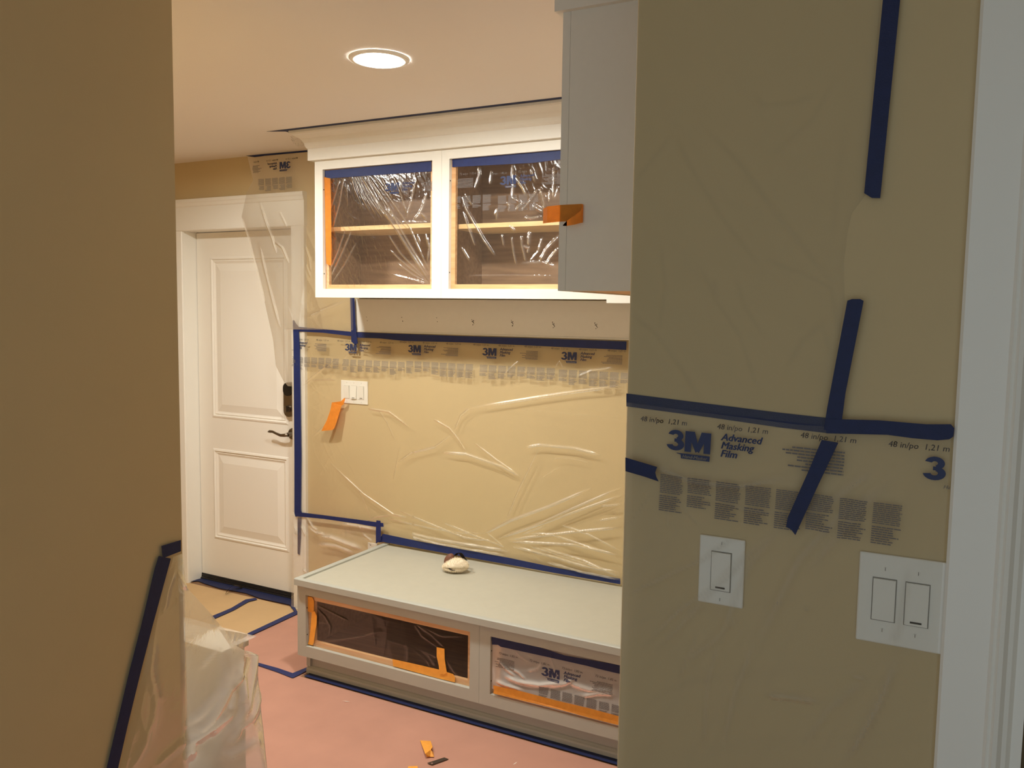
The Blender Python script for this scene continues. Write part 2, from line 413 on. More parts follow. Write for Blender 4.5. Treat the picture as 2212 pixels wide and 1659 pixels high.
# crown mouldings: frieze + cove, swept with a mitre at the free end
CROWN = [(.0, 2.300), (.022, 2.300), (.022, 2.352), (.026, 2.356), (.030, 2.362), (.034, 2.378), (.046, 2.396), (.066, 2.408), (.078, 2.412), (.082, 2.418), (.082, 2.4285), (.0, 2.4285)]
def crown_back():
    bm = bmesh.new(); x1 = NX-.002
    # along the front, then returning to the wall at the left end
    st = ['w', 'c', 'e']
    def fn(s, a, z):
        if s == 'w': return (c1a-a, -.0005, z)
        if s == 'c': return (c1a-a, YF-a, z)
        return (x1+.0*a, YF-a, z)
    add_sweep(bm, CROWN, fn, st); return bm
bm_done('crown_moulding', crown_back(), WHITE, label='white crown moulding over the upper cabinets against the ceiling', cat='moulding')
def crown_near():
    bm = bmesh.new()
    def fn(s, a, z):
        if s == 0: return (XR-.001, NY-a*.7, z+.006)
        if s == 1: return (NX-a*.7, NY-a*.7, z+.006)
        return (NX-a*.7, YF-.09, z+.006)
    add_sweep(bm, [(a, min(z, 2.4285-.006)+.004) for a, z in CROWN], fn, [0, 1, 2]); return bm
bm_done('crown_moulding', crown_near(), WHITE, label='grey-shaded crown moulding above the cabinet end panel', cat='moulding')

# hook board under the cabinets
HB = empty('hook_board', (-1.9, -.009, 1.51), 'white hook board with screw holes under the upper cabinets', 'board')
hbx = pix(767, 690, 1, -.018)[0]
bm = bmesh.new(); add_box(bm, hbx, XR-.003, -.018, -.0005, 1.516, 1.6735, .001); add_box(bm, hbx-.001, XR-.003, -.021, -.0005, 1.508, 1.516, .002)
bm_done('panel', bm, WHITE, HB)
random.seed(4)
for k, (hx, hy) in enumerate(((792, 690), (868, 691), (943, 692), (1021, 696), (1106, 698), (1195, 702), (1287, 704))):
    c = pix(hx, hy, 1, -.0184); bm = bmesh.new()
    sp_ = [(0, .012), (.004, -.006)] if k < 3 else [(-.004, .012), (-.002, .004), (.003, -.001), (.006, -.007), (.001, -.012), (.004, .007)]
    for (dx, dz) in sp_:
        add_cyl(bm, (c[0]+dx+random.uniform(-.001, .001), -.018, c[2]+dz), (0, -1, 0), random.uniform(.0016, .0028), .0004, 8)
    if k >= 3:
        add_poly(bm, [(c[0]-.003, -.018, c[2]+.006), (c[0]+.006, -.018, c[2]-.004), (c[0]+.007, -.018, c[2]-.002), (c[0]-.001, -.018, c[2]+.007)], (0, -1, 0), .0004)
    bm_done('screw_hole', bm, HOLE, HB)

# ------------------------------------------------------------------ bench
BX0, BX1, BYT, BYF, BZ = -2.488, XR-.002, -.662, -.642, .449
bt = empty('bench_worktop', (-1.5, -.33, .418), 'pale grey painted bench top with raised edge, under the masked wall', 'bench top')
box('top_panel', BX0+.028, BX1, BYT+.022, -.003, .419, .441, GREYTOP, bt)
bm = bmesh.new()
prof = [(BYT, .419), (BYT, .445), (BYT+.003, BZ-.001), (BYT+.006, BZ), (BYT+.0200, BZ), (BYT+.0216, BZ-.002), (BYT+.0216, .419)]
add_sweep(bm, prof, lambda s, a, b: (s, a, b), [BX0, BX1])
add_box(bm, BX0, BX0+.0275, BYT+.0218, -.003, .419, BZ, .0015)
bm_done('edge_trim', bm, GREY, bt)
def bench_cabinet(x0, x1, o0, o1, label):
    t = empty('bench_cabinet', ((x0+x1)/2, -.33, .097), label, 'cabinet', 'grey bench cabinets')
    z0, z1, oz0, oz1 = .097, .418, .1455, .376
    bm = bmesh.new()
    for a, b in ((x0+.001, x0+.018), (x1-.018, x1-.001)): add_box(bm, a, b, BYF+.019, -.003, z0+.001, z1-.001)
    add_box(bm, x0+.018, x1-.018, BYF+.019, -.003, z0+.001, z0+.018)
    bm_done('body', bm, GREY, t)
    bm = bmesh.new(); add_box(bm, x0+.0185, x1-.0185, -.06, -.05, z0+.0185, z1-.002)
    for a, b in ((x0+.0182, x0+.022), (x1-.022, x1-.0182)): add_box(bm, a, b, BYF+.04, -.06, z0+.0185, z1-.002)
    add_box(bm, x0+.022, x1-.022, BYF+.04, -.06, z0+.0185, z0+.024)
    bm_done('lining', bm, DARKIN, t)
    bm = bmesh.new(); add_frame(bm, x0+.0004, x1-.0004, z0, z1, o0, o1, oz0, oz1, BYF, BYF+.019); bm_done('face_frame', bm, GREY, t)
    bm = bmesh.new(); add_frame(bm, x0+.019, x1-.019, z0+.019, z1-.002, o0+.034, o1-.020, oz0+.022, oz1-.026, BYF+.020, BYF+.036); bm_done('inner_frame', bm, MAPLE, t)
    for zz in (oz0+.05, oz1-.06):
        bm = bmesh.new(); add_cyl(bm, (o0+.0003, BYF+.009, zz), (1, 0, 0), .0028, .0006, 10); bm_done('screw_hole', bm, HOLE, t)
    return t
bench_cabinet(BX0, -1.563, -2.441, -1.606, 'grey bench cabinet with brown film-covered opening, at the open end of the bench')
bench_cabinet(-1.563, BX1, -1.514, -.62, 'grey bench cabinet with lettered film in its opening, beside the hall wall')
pl = empty('bench_plinth', (-1.5, -.3, 0), 'recessed grey plinth with base moulding under the bench', 'plinth')
box('kick_board', -2.468, BX1, -.588, -.05, .001, .096, GREY, pl)
bm = bmesh.new()
bp_ = [(-.588, .001), (-.604, .001), (-.604, .020), (-.602, .026), (-.596, .030), (-.592, .034), (-.588, .036)]
add_sweep(bm, bp_, lambda s, a, b: (s, a-.0002, b), [-2.473, BX1])
bm_done('base_moulding', bm, GREY, pl)
box('corner_post', -2.473, -2.452, -.602, -.5885, .0365, .096, GREY, pl)

# ------------------------------------------------------------------ floor papers
def px_poly(name, pts, ax, val, nrm, m, t=.0006, **k):
    bm = bmesh.new(); P = [Vector(pix(x, y, ax, val)) for x, y in pts]
    add_poly(bm, P, nrm, t); bm.normal_update(); bmesh.ops.triangulate(bm, faces=[f for f in bm.faces if len(f.verts) > 4])
    return bm_done(name, bm, m, **k)
def paper(name, x0, x1, y0, y1, z, m, seed, **k):
    bm = bmesh.new(); nx, ny = max(2, int((x1-x0)/.03)), max(2, int((y1-y0)/.03))
    rng = random.Random(seed); ph = [rng.uniform(0, 6.28) for _ in range(6)]
    V = {}
    for i in range(nx+1):
        for j in range(ny+1):
            x = x0+(x1-x0)*i/nx; y = y0+(y1-y0)*j/ny
            e = min(i, nx-i, j, ny-j); w = min(1, e/3)
            h = .0012*(math.sin(x*9+ph[0]+2*math.sin(y*4+ph[1]))+math.sin(y*13+ph[2]+x*5)+1.8)*w
            V[i, j] = bm.verts.new((x, y, z+h))
    for i in range(nx):
        for j in range(ny): bm.faces.new((V[i, j], V[i+1, j], V[i+1, j+1], V[i, j+1]))
    return bm_done(name, bm, m, smooth=True, **k)
TX1, TX2 = -3.03, -3.375
paper('floor_paper', TX1, -2.475, -.66, -.006, .0006, PINK, 1, label='small pink rosin paper piece on the floor between bench end and tan paper', cat='paper')
paper('floor_paper', -4.5, XR-.004, -2.6, -.645, .0022, PINK, 2, label='large pink rosin paper sheet covering the floor in front of the bench', cat='paper')
paper('floor_paper', TX2+.002, TX1-.002, -.64, -.006, .0006, KRAFT, 3, label='tan floor paper strip next to the pink paper, between two blue tape lines', cat='paper')
paper('floor_paper', -4.2, TX2-.002, -.64, -.006, .0006, KRAFT, 4, label='tan floor paper in front of the door hinge side', cat='paper')
UP = (0, 0, 1)
tape = lambda pts, lab, m=BLUE, z=.0062, **k: px_poly('masking_tape', pts, 2, z, UP, m, .0005, label=lab, cat='tape', **k)
tape([(534, 1368.5), (637, 1320), (643, 1326), (540, 1373.5)], 'narrow blue tape strip between pink and tan floor paper')
tape([(456, 1332), (500, 1313), (530, 1295), (552, 1291.5), (556, 1295), (538, 1299), (505, 1318), (462, 1337)], 'narrow blue tape strip joining the two tan floor papers')
tape([(556, 1431), (600, 1443), (632, 1454), (664, 1441), (668, 1446), (634, 1464), (630, 1464), (600, 1452), (556, 1437)], 'blue tape strip around the corner of the small pink paper by the bench')
box('masking_tape', -2.455, XR-.01, -.640, -.6045, .0055, .0060, NAVY, label='dark blue tape strip along the bench plinth on the pink floor', cat='tape')
tape([(403, 1257), (436, 1249), (630, 1293), (641, 1300), (640, 1312), (624, 1306), (560, 1292), (530, 1281), (508, 1277), (475, 1271), (440, 1260), (428, 1255)], 'dark blue tape strip along the door threshold', NAVY, .0056)
tape([(626, 1308), (634, 1307), (643, 1322), (640, 1326)], 'short blue tape piece at the floor corner by the door casing', BLUE, .007)
# curled strip on the threshold tape
bm = bmesh.new(); A = pix(486, 1284, 2, .008); B = pix(523, 1271, 2, .008); n = 14; ra, rb = [], []
for k in range(n+1):
    t = k/n; p = A+(B-A)*t; h = .008+.032*math.sin(math.pi*t**.8)
    ra.append(bm.verts.new((p[0], p[1], h))); rb.append(bm.verts.new((p[0]-.02, p[1]+.03, h*.8)))
for k in range(n): bm.faces.new((ra[k], ra[k+1], rb[k+1], rb[k]))
bmesh.ops.solidify(bm, geom=bm.faces[:], thickness=.001)
bm_done('curled_strip', bm, STEEL, label='short curled grey strip standing on the tape at the door threshold', cat='strip')

# ------------------------------------------------------------------ switches and outlet
def switch_plate(px4, ax_val, gangs, label, slots, group=None, h=None, bulge=.005, red=False):
    """px4: top-left, top-right, bottom-right, bottom-left pixels on the wall plane y = ax_val"""
    P = [pix(x, y, 1, ax_val) for x, y in px4]
    x0 = (P[0][0]+P[3][0])/2; x1 = (P[1][0]+P[2][0])/2; z1 = (P[0][2]+P[1][2])/2; z0 = (P[2][2]+P[3][2])/2
    t = empty('switch_plate', ((x0+x1)/2, ax_val, (z0+z1)/2), label, 'light switch', group)
    bm = bmesh.new(); add_box(bm, x0, x1, ax_val-.0055, ax_val-.0003, z0, z1, .0022)
    bm_done('plate', bm, PLASTIC, t)
    cz = (z0+z1)/2
    for g in range(gangs):
        cx = (x0+x1)/2 + (g-(gangs-1)/2)*.046
        bm = bmesh.new(); add_frame(bm, cx-.0172, cx+.0172, cz-.0340, cz+.0340, cx-.0162, cx+.0162, cz-.0330, cz+.0330, ax_val-.0064, ax_val-.0050)
        bm_done('rocker_frame', bm, SEAM if gangs < 3 else SEAML, t)
        bm = bmesh.new(); yb = ax_val-.0050
        up = g % 2 == 0
        dd_ = .0085 if gangs == 3 else .0042
        d0, d1 = (.0030, dd_) if up else (dd_, .0030)
        a = [bm.verts.new((x, yb-dd, z)) for x, z, dd in ((cx-.0158, cz-.0325, d0), (cx+.0158, cz-.0325, d0), (cx+.0158, cz+.0325, d1), (cx-.0158, cz+.0325, d1))]
        b = [bm.verts.new((v.co.x, yb, v.co.z)) for v in a]
        bm.faces.new(a); bm.faces.new(b[::-1])
        for i in range(4):
            j = (i+1) % 4; bm.faces.new((a[i], b[i], b[j], a[j]))
        rk = bm_done('rocker', bm, PLASTIC, t)
        if slots[g]:
            bm = bmesh.new(); yy = yb-(d0+(d1-d0)*.08)
            add_box(bm, cx-.008, cx+.008, yy-.0005, yy+.001, cz-.0290, cz-.0262)
            me = bm_done('indicator', bm, HOLE, t)
        for sgn in (-1, 1):
            bm = bmesh.new(); zz = cz+sgn*.0484
            add_cyl(bm, (cx, ax_val-.0054, zz), (0, -1, 0), .0032, .0010, 14); s_ = bm_done('screw', bm, PLASTIC, t)
            bm = bmesh.new(); add_box(bm, cx-.0005, cx+.0005, ax_val-.0066, ax_val-.0060, zz-.0027, zz+.0027); bm_done('slot', bm, SEAM, t)
    return t
switch_plate([(737.5, 821), (796, 824), (795, 875.5), (738, 869)], 0.0, 3, 'white triple rocker switch plate on the masked back wall', (0, 1, 1))
switch_plate([(1512, 1154), (1610, 1165), (1607, 1312), (1510, 1299)], YO, 1, 'white single rocker switch plate under film on the hall wall', (1,))
switch_plate([(1856, 1190), (2046, 1213), (2036, 1408), (1850, 1383)], YO, 2, 'white double rocker switch plate under film next to the hall door casing', (0, 1))
oc = pix(806, 1176, 1, 0)
ot = empty('outlet', (oc[0], 0, oc[2]-.04), 'white wall outlet peeking over the rear of the bench end', 'outlet')
box('plate', oc[0]-.030, oc[0]+.030, -.0055, -.0004, oc[2]-.10, oc[2]+.008, PLASTIC, ot, .002)
bm = bmesh.new(); add_cyl(bm, (oc[0]-.012, -.0054, oc[2]-.004), (0, -1, 0), .003, .001, 12); bm_done('screw', bm, SCREW, ot)

# ------------------------------------------------------------------ films
class Plane:
    def __init__(s, ax, val): s.ax, s.val = ax, val
    def p(s, px, py):
        q = pix(px, py, s.ax, s.val); return (q[1-s.ax], q[2])
    def to3(s, h, z, off):          # off: distance towards the room side (-y) or (+x)
        if s.ax == 1: return np.stack([h, s.val-off, z], -1)
        return np.stack([s.val+off, h, z], -1)
def interp(poly):
    """polyline [(h,z)] sorted by falling z -> h(z)"""
    zz = np.array([q[1] for q in poly])[::-1]; hh = np.array([q[0] for q in poly])[::-1]
    return lambda z: np.interp(z, zz, hh)
def ridge(h, z, lines):
    """lines: [(polyline[(h,z)], height, width)] -> (offset, fold)"""
    off = np.zeros_like(h); fold = np.zeros_like(h)
    for pts, amp, wd in lines:
        best = np.full(h.shape, 9.9); tp = np.zeros_like(h)
        n = len(pts)-1
        for i in range(n):
            a, b = np.array(pts[i]), np.array(pts[i+1]); d = b-a; L2 = d@d+1e-12
            t = np.clip(((h-a[0])*d[0]+(z-a[1])*d[1])/L2, 0, 1)
            dist = np.hypot(h-a[0]-t*d[0], z-a[1]-t*d[1]); m_ = dist < best
            best = np.where(m_, dist, best); tp = np.where(m_, (i+t)/n, tp)
        tap = np.clip(np.sin(np.pi*np.clip(tp*.92+.04, 0, 1))*1.7, 0, 1)
        g = np.exp(-(best/wd)**2)*tap
        off = np.maximum(off, amp*g); fold = np.maximum(fold, g*min(1, amp/.006))
    return off, fold
def crease(h, z, seed, scale, amp, ang=(0, math.pi), n=5, sharp=5):
    rng = random.Random(seed); o = np.zeros_like(h)
    for k in range(n):
        a = rng.uniform(*ang); s = scale*rng.uniform(.6, 1.8); ph = rng.uniform(0, 6.28)
        wob = 1.2*np.sin((h*math.sin(a)-z*math.cos(a))*s*.35+rng.uniform(0, 6.28))
        msk = .5+.5*np.sin(h*s*.23*rng.uniform(.6, 1.5)+z*s*.31*rng.uniform(.6, 1.5)+rng.uniform(0, 6.28))
        o += (1-np.abs(np.sin((h*math.cos(a)+z*math.sin(a))*s+ph+wob)))**sharp*msk
    return amp*o/n*2
def sheet(name, plane, left, right, ztop, zbot, res, offs, fn, m, label=None, cat='plastic film', parent=None):
    """left/right: polylines [(h,z)]; ztop/zbot: callable of h-fraction or numbers"""
    Lf, Rf = interp(left), interp(right)
    zt = ztop if callable(ztop) else (lambda u: ztop+0*u); zb = zbot if callable(zbot) else (lambda u: zbot+0*u)
    wmax = max(abs(Rf(z)-Lf(z)) for z in np.linspace(zb(np.array(.5)), zt(np.array(.5)), 30))
    nr = int((zt(np.array(.5))-zb(np.array(.5)))/res)+2; nc = int(wmax/res)+2
    V, U = np.meshgrid(np.linspace(0, 1, nr), np.linspace(0, 1, nc), indexing='ij')
    Z = zt(U)+(zb(U)-zt(U))*V; Hc = Lf(Z)+(Rf(Z)-Lf(Z))*U
    off, fold = fn(Hc, Z, U, V)
    P = plane.to3(Hc, Z, off+offs).reshape(-1, 3)
    idx = np.arange(nr*nc).reshape(nr, nc)
    F = np.stack([idx[:-1, :-1], idx[:-1, 1:], idx[1:, 1:], idx[1:, :-1]], -1).reshape(-1, 4)
    me = bpy.data.meshes.new(name); me.from_pydata(P.tolist(), [], F.tolist())
    at = me.attributes.new('fold', 'FLOAT', 'POINT'); at.data.foreach_set('value', np.clip(fold, 0, 1).reshape(-1).astype(np.float32))
    o = link(name, me, m, parent, label=label, cat=cat, smooth=True)
    def surf(h, z):
        u = np.clip((h-Lf(z))/(Rf(z)-Lf(z)+1e-9), 0, 1); v = np.clip((zt(u)-z)/(zt(u)-zb(u)+1e-9), 0, 1)
        return fn(h, z, u, v)[0]+offs
    return o, surf

# ---- printing on the films
_tc = {}
def text_mesh(body, size, bold=0.0, shear=0.0, align='LEFT'):
    key = (body, size, bold, shear, align)
    if key not in _tc:
        cu = bpy.data.curves.new('t', 'FONT'); cu.body = body; cu.size = size; cu.shear = shear; cu.align_x = align
        cu.resolution_u = 2; cu.fill_mode = 'FRONT'
        ob = bpy.data.objects.new('t', cu); COL.objects.link(ob)
        dg = bpy.context.evaluated_depsgraph_get(); me = bpy.data.meshes.new_from_object(ob.evaluated_get(dg))
        V = np.array([v.co[:2] for v in me.vertices]).reshape(-1, 2); F = [tuple(p.vertices) for p in me.polygons]
        bpy.data.objects.remove(ob, do_unlink=True); bpy.data.curves.remove(cu); bpy.data.meshes.remove(me)
        if bold > 0:
            n0 = len(V); V = np.concatenate([V+np.array(d) for d in ((-bold, 0), (bold, 0), (0, bold*.6), (0, -bold*.6))])
            F = [tuple(i+k*n0 for i in f) for k in range(4) for f in F]
        _tc[key] = (V, F)
    return _tc[key]
def shape_polys(polys):
    V, F = [], []
    for p in polys:
        F.append(tuple(range(len(V), len(V)+len(p)))); V += p
    return np.array(V, float), F
def logo_mesh():
    """a bold condensed numeral 3 run together with an M, unit height, width 2.1"""
    polys = []
    def arc(cx, cz, R, r, sx, a0, a1, n=14):
        for k in range(n):
            t0, t1 = math.radians(a0+(a1-a0)*k/n), math.radians(a0+(a1-a0)*(k+1)/n)
            polys.append([(cx+sx*R*math.cos(t0), cz+R*math.sin(t0)), (cx+sx*R*math.cos(t1), cz+R*math.sin(t1)), (cx+sx*r*1.0*math.cos(t1), cz+r*math.sin(t1)), (cx+sx*r*1.0*math.cos(t0), cz+r*math.sin(t0))])
    arc(.42, .72, .28, .085, 1.35, -75, 168); arc(.42, .30, .30, .095, 1.45, -172, 75)
    polys.append([(.36, .42), (.62, .42), (.62, .58), (.36, .58)])
    polys.append([(.88, 0), (1.20, 0), (1.20, 1), (.88, 1)]); polys.append([(1.80, 0), (2.12, 0), (2.12, 1), (1.80, 1)])
    polys.append([(.96, 1), (1.34, 1), (1.60, .12), (1.42, 0)]); polys.append([(2.04, 1), (1.66, 1), (1.40, .12), (1.58, 0)])
    return shape_polys(polys)
LOGO = logo_mesh()
def put(name, VF, plane, surf, h0, z0, s, m, parent, rot=0.0, mir=1, lift=.0007, tearfn=None):
    V, F = VF
    if len(V) == 0: return None
    c, sn = math.cos(rot), math.sin(rot); x = V[:, 0]*s*mir; y = V[:, 1]*s
    h = h0+x*c-y*sn; z = z0+x*sn+y*c
    P = plane.to3(h, z, surf(h, z)+lift)
    me = bpy.data.meshes.new(name); me.from_pydata(P.tolist(), [], F)
    return link(name, me, m, parent)
def text_lines(w, n, lh, seed, just='L', fillmin=.7, gap=None):
    rng = random.Random(seed); V, F = [], []
    for k in range(n):
        ww = w*rng.uniform(fillmin, 1); x = 0 if just == 'L' else w-ww; z = -k*lh
        # words
        xe = x+ww
        while x < xe-.0005:
            l = rng.uniform(.004, .011)
            x2 = min(x+l, xe); i = len(V)
            V += [(x, z), (x2, z), (x2, z+lh*.5), (x, z+lh*.5)]; F.append((i, i+1, i+2, i+3)); x = x2+.0009
    return np.array(V), F
def print_unit(film, plane, surf, h0, z0, seed, size_txt, hmin, hmax, rot=0.0, mir=1, s=1.0, blocks=True, nblk=8, sizes=True, bdrop=.078, zmin=-9):
    """one repeat of the film's printing; h0,z0 = lower left of the logo"""
    c, sn = math.cos(rot), math.sin(rot)
    def at(dx, dz): return h0+(dx*mir*c-dz*sn)*s, z0+(dx*mir*sn+dz*c)*s
    def ok(dx, w):
        a = at(dx, 0)[0]; b = at(dx+w, 0)[0]; return min(a, b) >= hmin-.004 and max(a, b) <= hmax+.004
    def clip(VF, dx):
        V, F = VF; keep = []
        for f in F:
            xs = [h0+(dx+V[i, 0]/1.0)*mir*s for i in f]
            if min(xs) >= hmin and max(xs) <= hmax: keep.append(f)
        used = sorted({i for f in keep for i in f}); mp = {u: k for k, u in enumerate(used)}
        return V[used] if used else np.zeros((0, 2)), [tuple(mp[i] for i in f) for f in keep]
    k = dict(rot=rot, mir=mir)
    Vl = (LOGO[0]*.0355, LOGO[1]); VF = clip(Vl, 0); p = at(0, 0); put('logo_print', VF, plane, surf, *p, s, INK, film, **k)
    bar = shape_polys([[(.018, -.0035), (.075, -.0035), (.075, -.0125), (.026, -.0125), (.025, -.0058), (.018, -.0045)]])
    VF = clip(bar, 0); put('logo_bar', VF, plane, surf, *p, s, INK, film, **k)
    V, F = text_mesh('Hand-Masker', .0078, .0002, .25); VF = clip((V, F), .028); q = at(.028, -.0108); put('logo_bar_text', VF, plane, surf, *q, s, REV, film, lift=.0012, **k)
    for i, wd in enumerate(('Advanced', 'Masking', 'Film')):
        VF = clip(text_mesh(wd, .0165, .0006, .25), .092); q = at(.092, .0265-i*.0138); put('title_print', VF, plane, surf, *q, s, INK, film, **k)
    if sizes:
        for dx in (-.050, .084, .217):
            VF = clip(text_mesh(size_txt, .0125, .0001, .12), dx); q = at(dx, .0445); put('size_print', VF, plane, surf, *q, s, FINE, film, **k)
    VF = clip(text_lines(.095, 8, .0050, seed, 'R', .6), .19); q = at(.19, .0265); put('fine_print', VF, plane, surf, *q, s, FINE, film, **k)
    if blocks:
        rng = random.Random(seed+9)
        for b in range(nblk):
            dx = -.008+b*.0485; n1 = rng.choice((9, 11, 11)); n2 = rng.choice((4, 6, 8))
            V1, F1 = text_lines(.041, n1, .0031, seed*31+b, 'L', .9); V2, F2 = text_lines(.041, n2, .0036, seed*37+b, 'L', .6)
            V2 = V2+np.array([0, -n1*.0031-.003]); F = F1+[tuple(i+len(V1) for i in f) for f in F2]; V = np.concatenate([V1, V2])
            VF = clip((V, F), dx); q = at(dx, -.045); put('fine_print', VF, plane, surf, *q, s, FINE, film, **k)

def zz(px0, py0, sc, pts):      # zoom coordinates -> pixels
    return [(px0+x/sc, py0+y/sc) for x, y in pts]
WB = Plane(1, 0.0)
# ---- the big film on the back wall under the hook board
z5 = lambda pts: [WB.p(*q) for q in zz(560, 940, 2.6976, pts)]
z4 = lambda pts: [WB.p(*q) for q in zz(940, 620, 4.88, pts)]
z3 = lambda pts: [WB.p(*q) for q in zz(560, 620, 4.88, pts)]
RW = [
 (z5([(440, 165), (630, 340), (800, 455), (875, 470)]), .009, .007), (z5([(840, 435), (1040, 520), (1220, 590), (1370, 605)]), .008, .006),
 (z5([(780, 480), (1000, 530), (1180, 560), (1330, 565)]), .005, .006), (z5([(1330, 565), (1480, 490), (1700, 410), (1945, 305)]), .013, .010),
 (z5([(1420, 590), (1600, 530), (1830, 425), (2120, 300)]), .012, .008), (z5([(1500, 570), (1850, 440), (2120, 345)]), .010, .007),
 (z5([(730, 520), (1000, 590), (1300, 640), (1460, 665)]), .012, .010), (z5([(1100, 505), (1280, 580), (1440, 640)]), .008, .006),
 (z5([(1460, 480), (1520, 330), (1640, 85)]), .008, .006), (z5([(1090, 95), (1220, 105), (1430, 175), (1530, 230)]), .010, .009),
 (z5([(1270, 40), (1400, 140), (1525, 225)]), .008, .006), (z5([(830, 150), (900, 100), (1040, 65), (1130, 0)]), .007, .007),
 (z5([(1150, -20), (1190, 40), (1220, 85)]), .008, .006), (z5([(1570, 65), (1650, 52), (1850, 70), (2000, 110)]), .011, .009),
 (z5([(1480, 610), (1650, 620), (1850, 630), (2110, 690)]), .012, .008), (z5([(1350, 565), (1440, 640)]), .008, .006),
 (z5([(1470, 600), (1850, 555), (2115, 530)]), .012, .008), (z5([(1590, 565), (1720, 570), (1950, 650), (2110, 690)]), .010, .007),
 (z5([(1780, 515), (1930, 570), (2110, 660)]), .010, .006), (z5([(1500, 640), (1700, 690), (1900, 750), (2110, 790)]), .013, .009),
 (z5([(1600, 640), (1800, 700), (2110, 800)]), .011, .007), (z5([(1640, 640), (1900, 720), (2105, 810)]), .012, .008),
 (z5([(760, 545), (1000, 610), (1300, 690), (1550, 735)]), .014, .010), (z5([(800, 575), (1100, 640), (1400, 700)]), .010, .008),
 (z5([(1550, 570), (1680, 520)]), .008, .006), (z5([(2000, 405), (2060, 402), (2120, 395)]), .008, .006), (z5([(1990, 490), (2050, 480), (2120, 470)]), .008, .006),
 (z5([(1700, 730), (1900, 790), (2100, 830)]), .012, .008), (z5([(1040, 620), (1250, 660), (1450, 690)]), .010, .007),
 (z5([(1660, 245), (1730, 200), (1770, 180)]), .004, .005), (z5([(1720, 135), (1800, 125), (1940, 155)]), .004, .005), (z5([(800, 250), (840, 60)]), .003, .006),
 (z5([(540, 540), (700, 470), (800, 455)]), .005, .006), (z5([(670, 480), (630, 380), (590, 300)]), .004, .004),
 (z4([(400, 1270), (300, 1350), (240, 1500)]), .006, .010), (z4([(20, 1390), (180, 1480), (320, 1650)]), .007, .008),
 (z4([(2010, 1035), (1500, 1100), (1100, 1160), (410, 1270)]), .008, .012), (z4([(760, 930), (860, 820), (910, 780)]), .007, .006),
 (z4([(1520, 950), (1680, 880), (1900, 850)]), .006, .012), (z4([(1380, 860), (1340, 780), (1290, 850)]), .005, .006), (z4([(380, 1240), (900, 1280), (2000, 1380)]), .002, .004),
 (z3([(870, 985), (800, 970), (600, 975), (500, 1030)]), .004, .006), (z3([(1150, 1270), (1400, 1310), (1600, 1460)]), .006, .010), (z3([(1280, 1280), (1380, 1420), (1460, 1600)]), .004, .006),
 (z3([(960, 700), (930, 800), (900, 880)]), .005, .006), (z3([(520, 1000), (700, 860), (860, 760)]), .006, .007), (z3([(600, 1560), (900, 1300), (1160, 1250)]), .004, .010),
]
_sw = (pix(737, 821, 1, 0)[0], pix(796, 824, 1, 0)[0], pix(738, 872, 1, 0)[2], pix(738, 822, 1, 0)[2])
ztw = WB.p(800, 738)[1]
def f_wall(H, Z, U, V):
    o, f = ridge(H, Z, [(p, a*.75, w*.48) for p, a, w in RW]); f = np.clip(f*1.1, 0, 1)
    env = np.clip((1.49-Z)/.06, 0, 1)*np.clip((Z-.452)/.012, .25, 1)
    o = o+crease(H, Z, 3, 26, .0005, (.2, 2.6))+.003*np.clip((.66-Z)/.15, 0, 1)*np.clip((H+2.3)/.3, 0, 1)*np.abs(np.sin(H*23+Z*31))
    # billow where the sheet hangs from the tape
    o = o+.010*np.exp(-((Z-1.33)/.06)**2)*(.6+.4*np.sin(H*9))
    sx = np.clip((H-_sw[0]+.03)/.02, 0, 1)*np.clip((_sw[1]+.03-H)/.02, 0, 1)*np.clip((Z-_sw[2]+.05)/.03, 0, 1)*np.clip((_sw[3]+.03-Z)/.03, 0, 1)
    o = o*env*(1-sx)-.0*sx
    edge = np.clip((.62-Z)/.10, 0, 1)*np.clip((H+2.55)/.05, 0, 1)
    f = np.clip(f+.35*edge*crease(H, Z, 8, 60, 1.0, (1.2, 1.9)), 0, 1)
    f = f+.30*np.exp(-((Z-1.345)/.018)**2)*np.clip(crease(H, Z, 12, 40, 1.2), 0, 1)
    return o, np.clip(f, 0, 1)*(1-sx)
zb_u = lambda u: np.interp(u, [0, .30, .305, 1], [.535, .542, .500, .452])
casx = WB.p(637, 800)[0]
film_w, s_w = sheet('masking_film', WB, [(casx, 2.0), (casx, 0)], [(XR-.003, 2.0), (XR-.003, 0)], lambda u: np.interp(u, [0, .2, 1], [1.512, 1.512, 1.507]), zb_u, .0032, .0245, lambda H, Z, U, V: f_wall(H, Z, U, V), F_WALL,
     'wide clear film with blue lettering hanging on the wall between hook board and bench')
for k, h0 in enumerate((-3.13, -2.724, -2.337, -1.921, -1.522, -1.12)):
    print_unit(film_w, WB, s_w, h0, 1.412+(.0 if k < 2 else .006)-(.004 if k > 3 else 0), 40+k, '48 in/po  1,21 m', casx+.004, XR-.01)

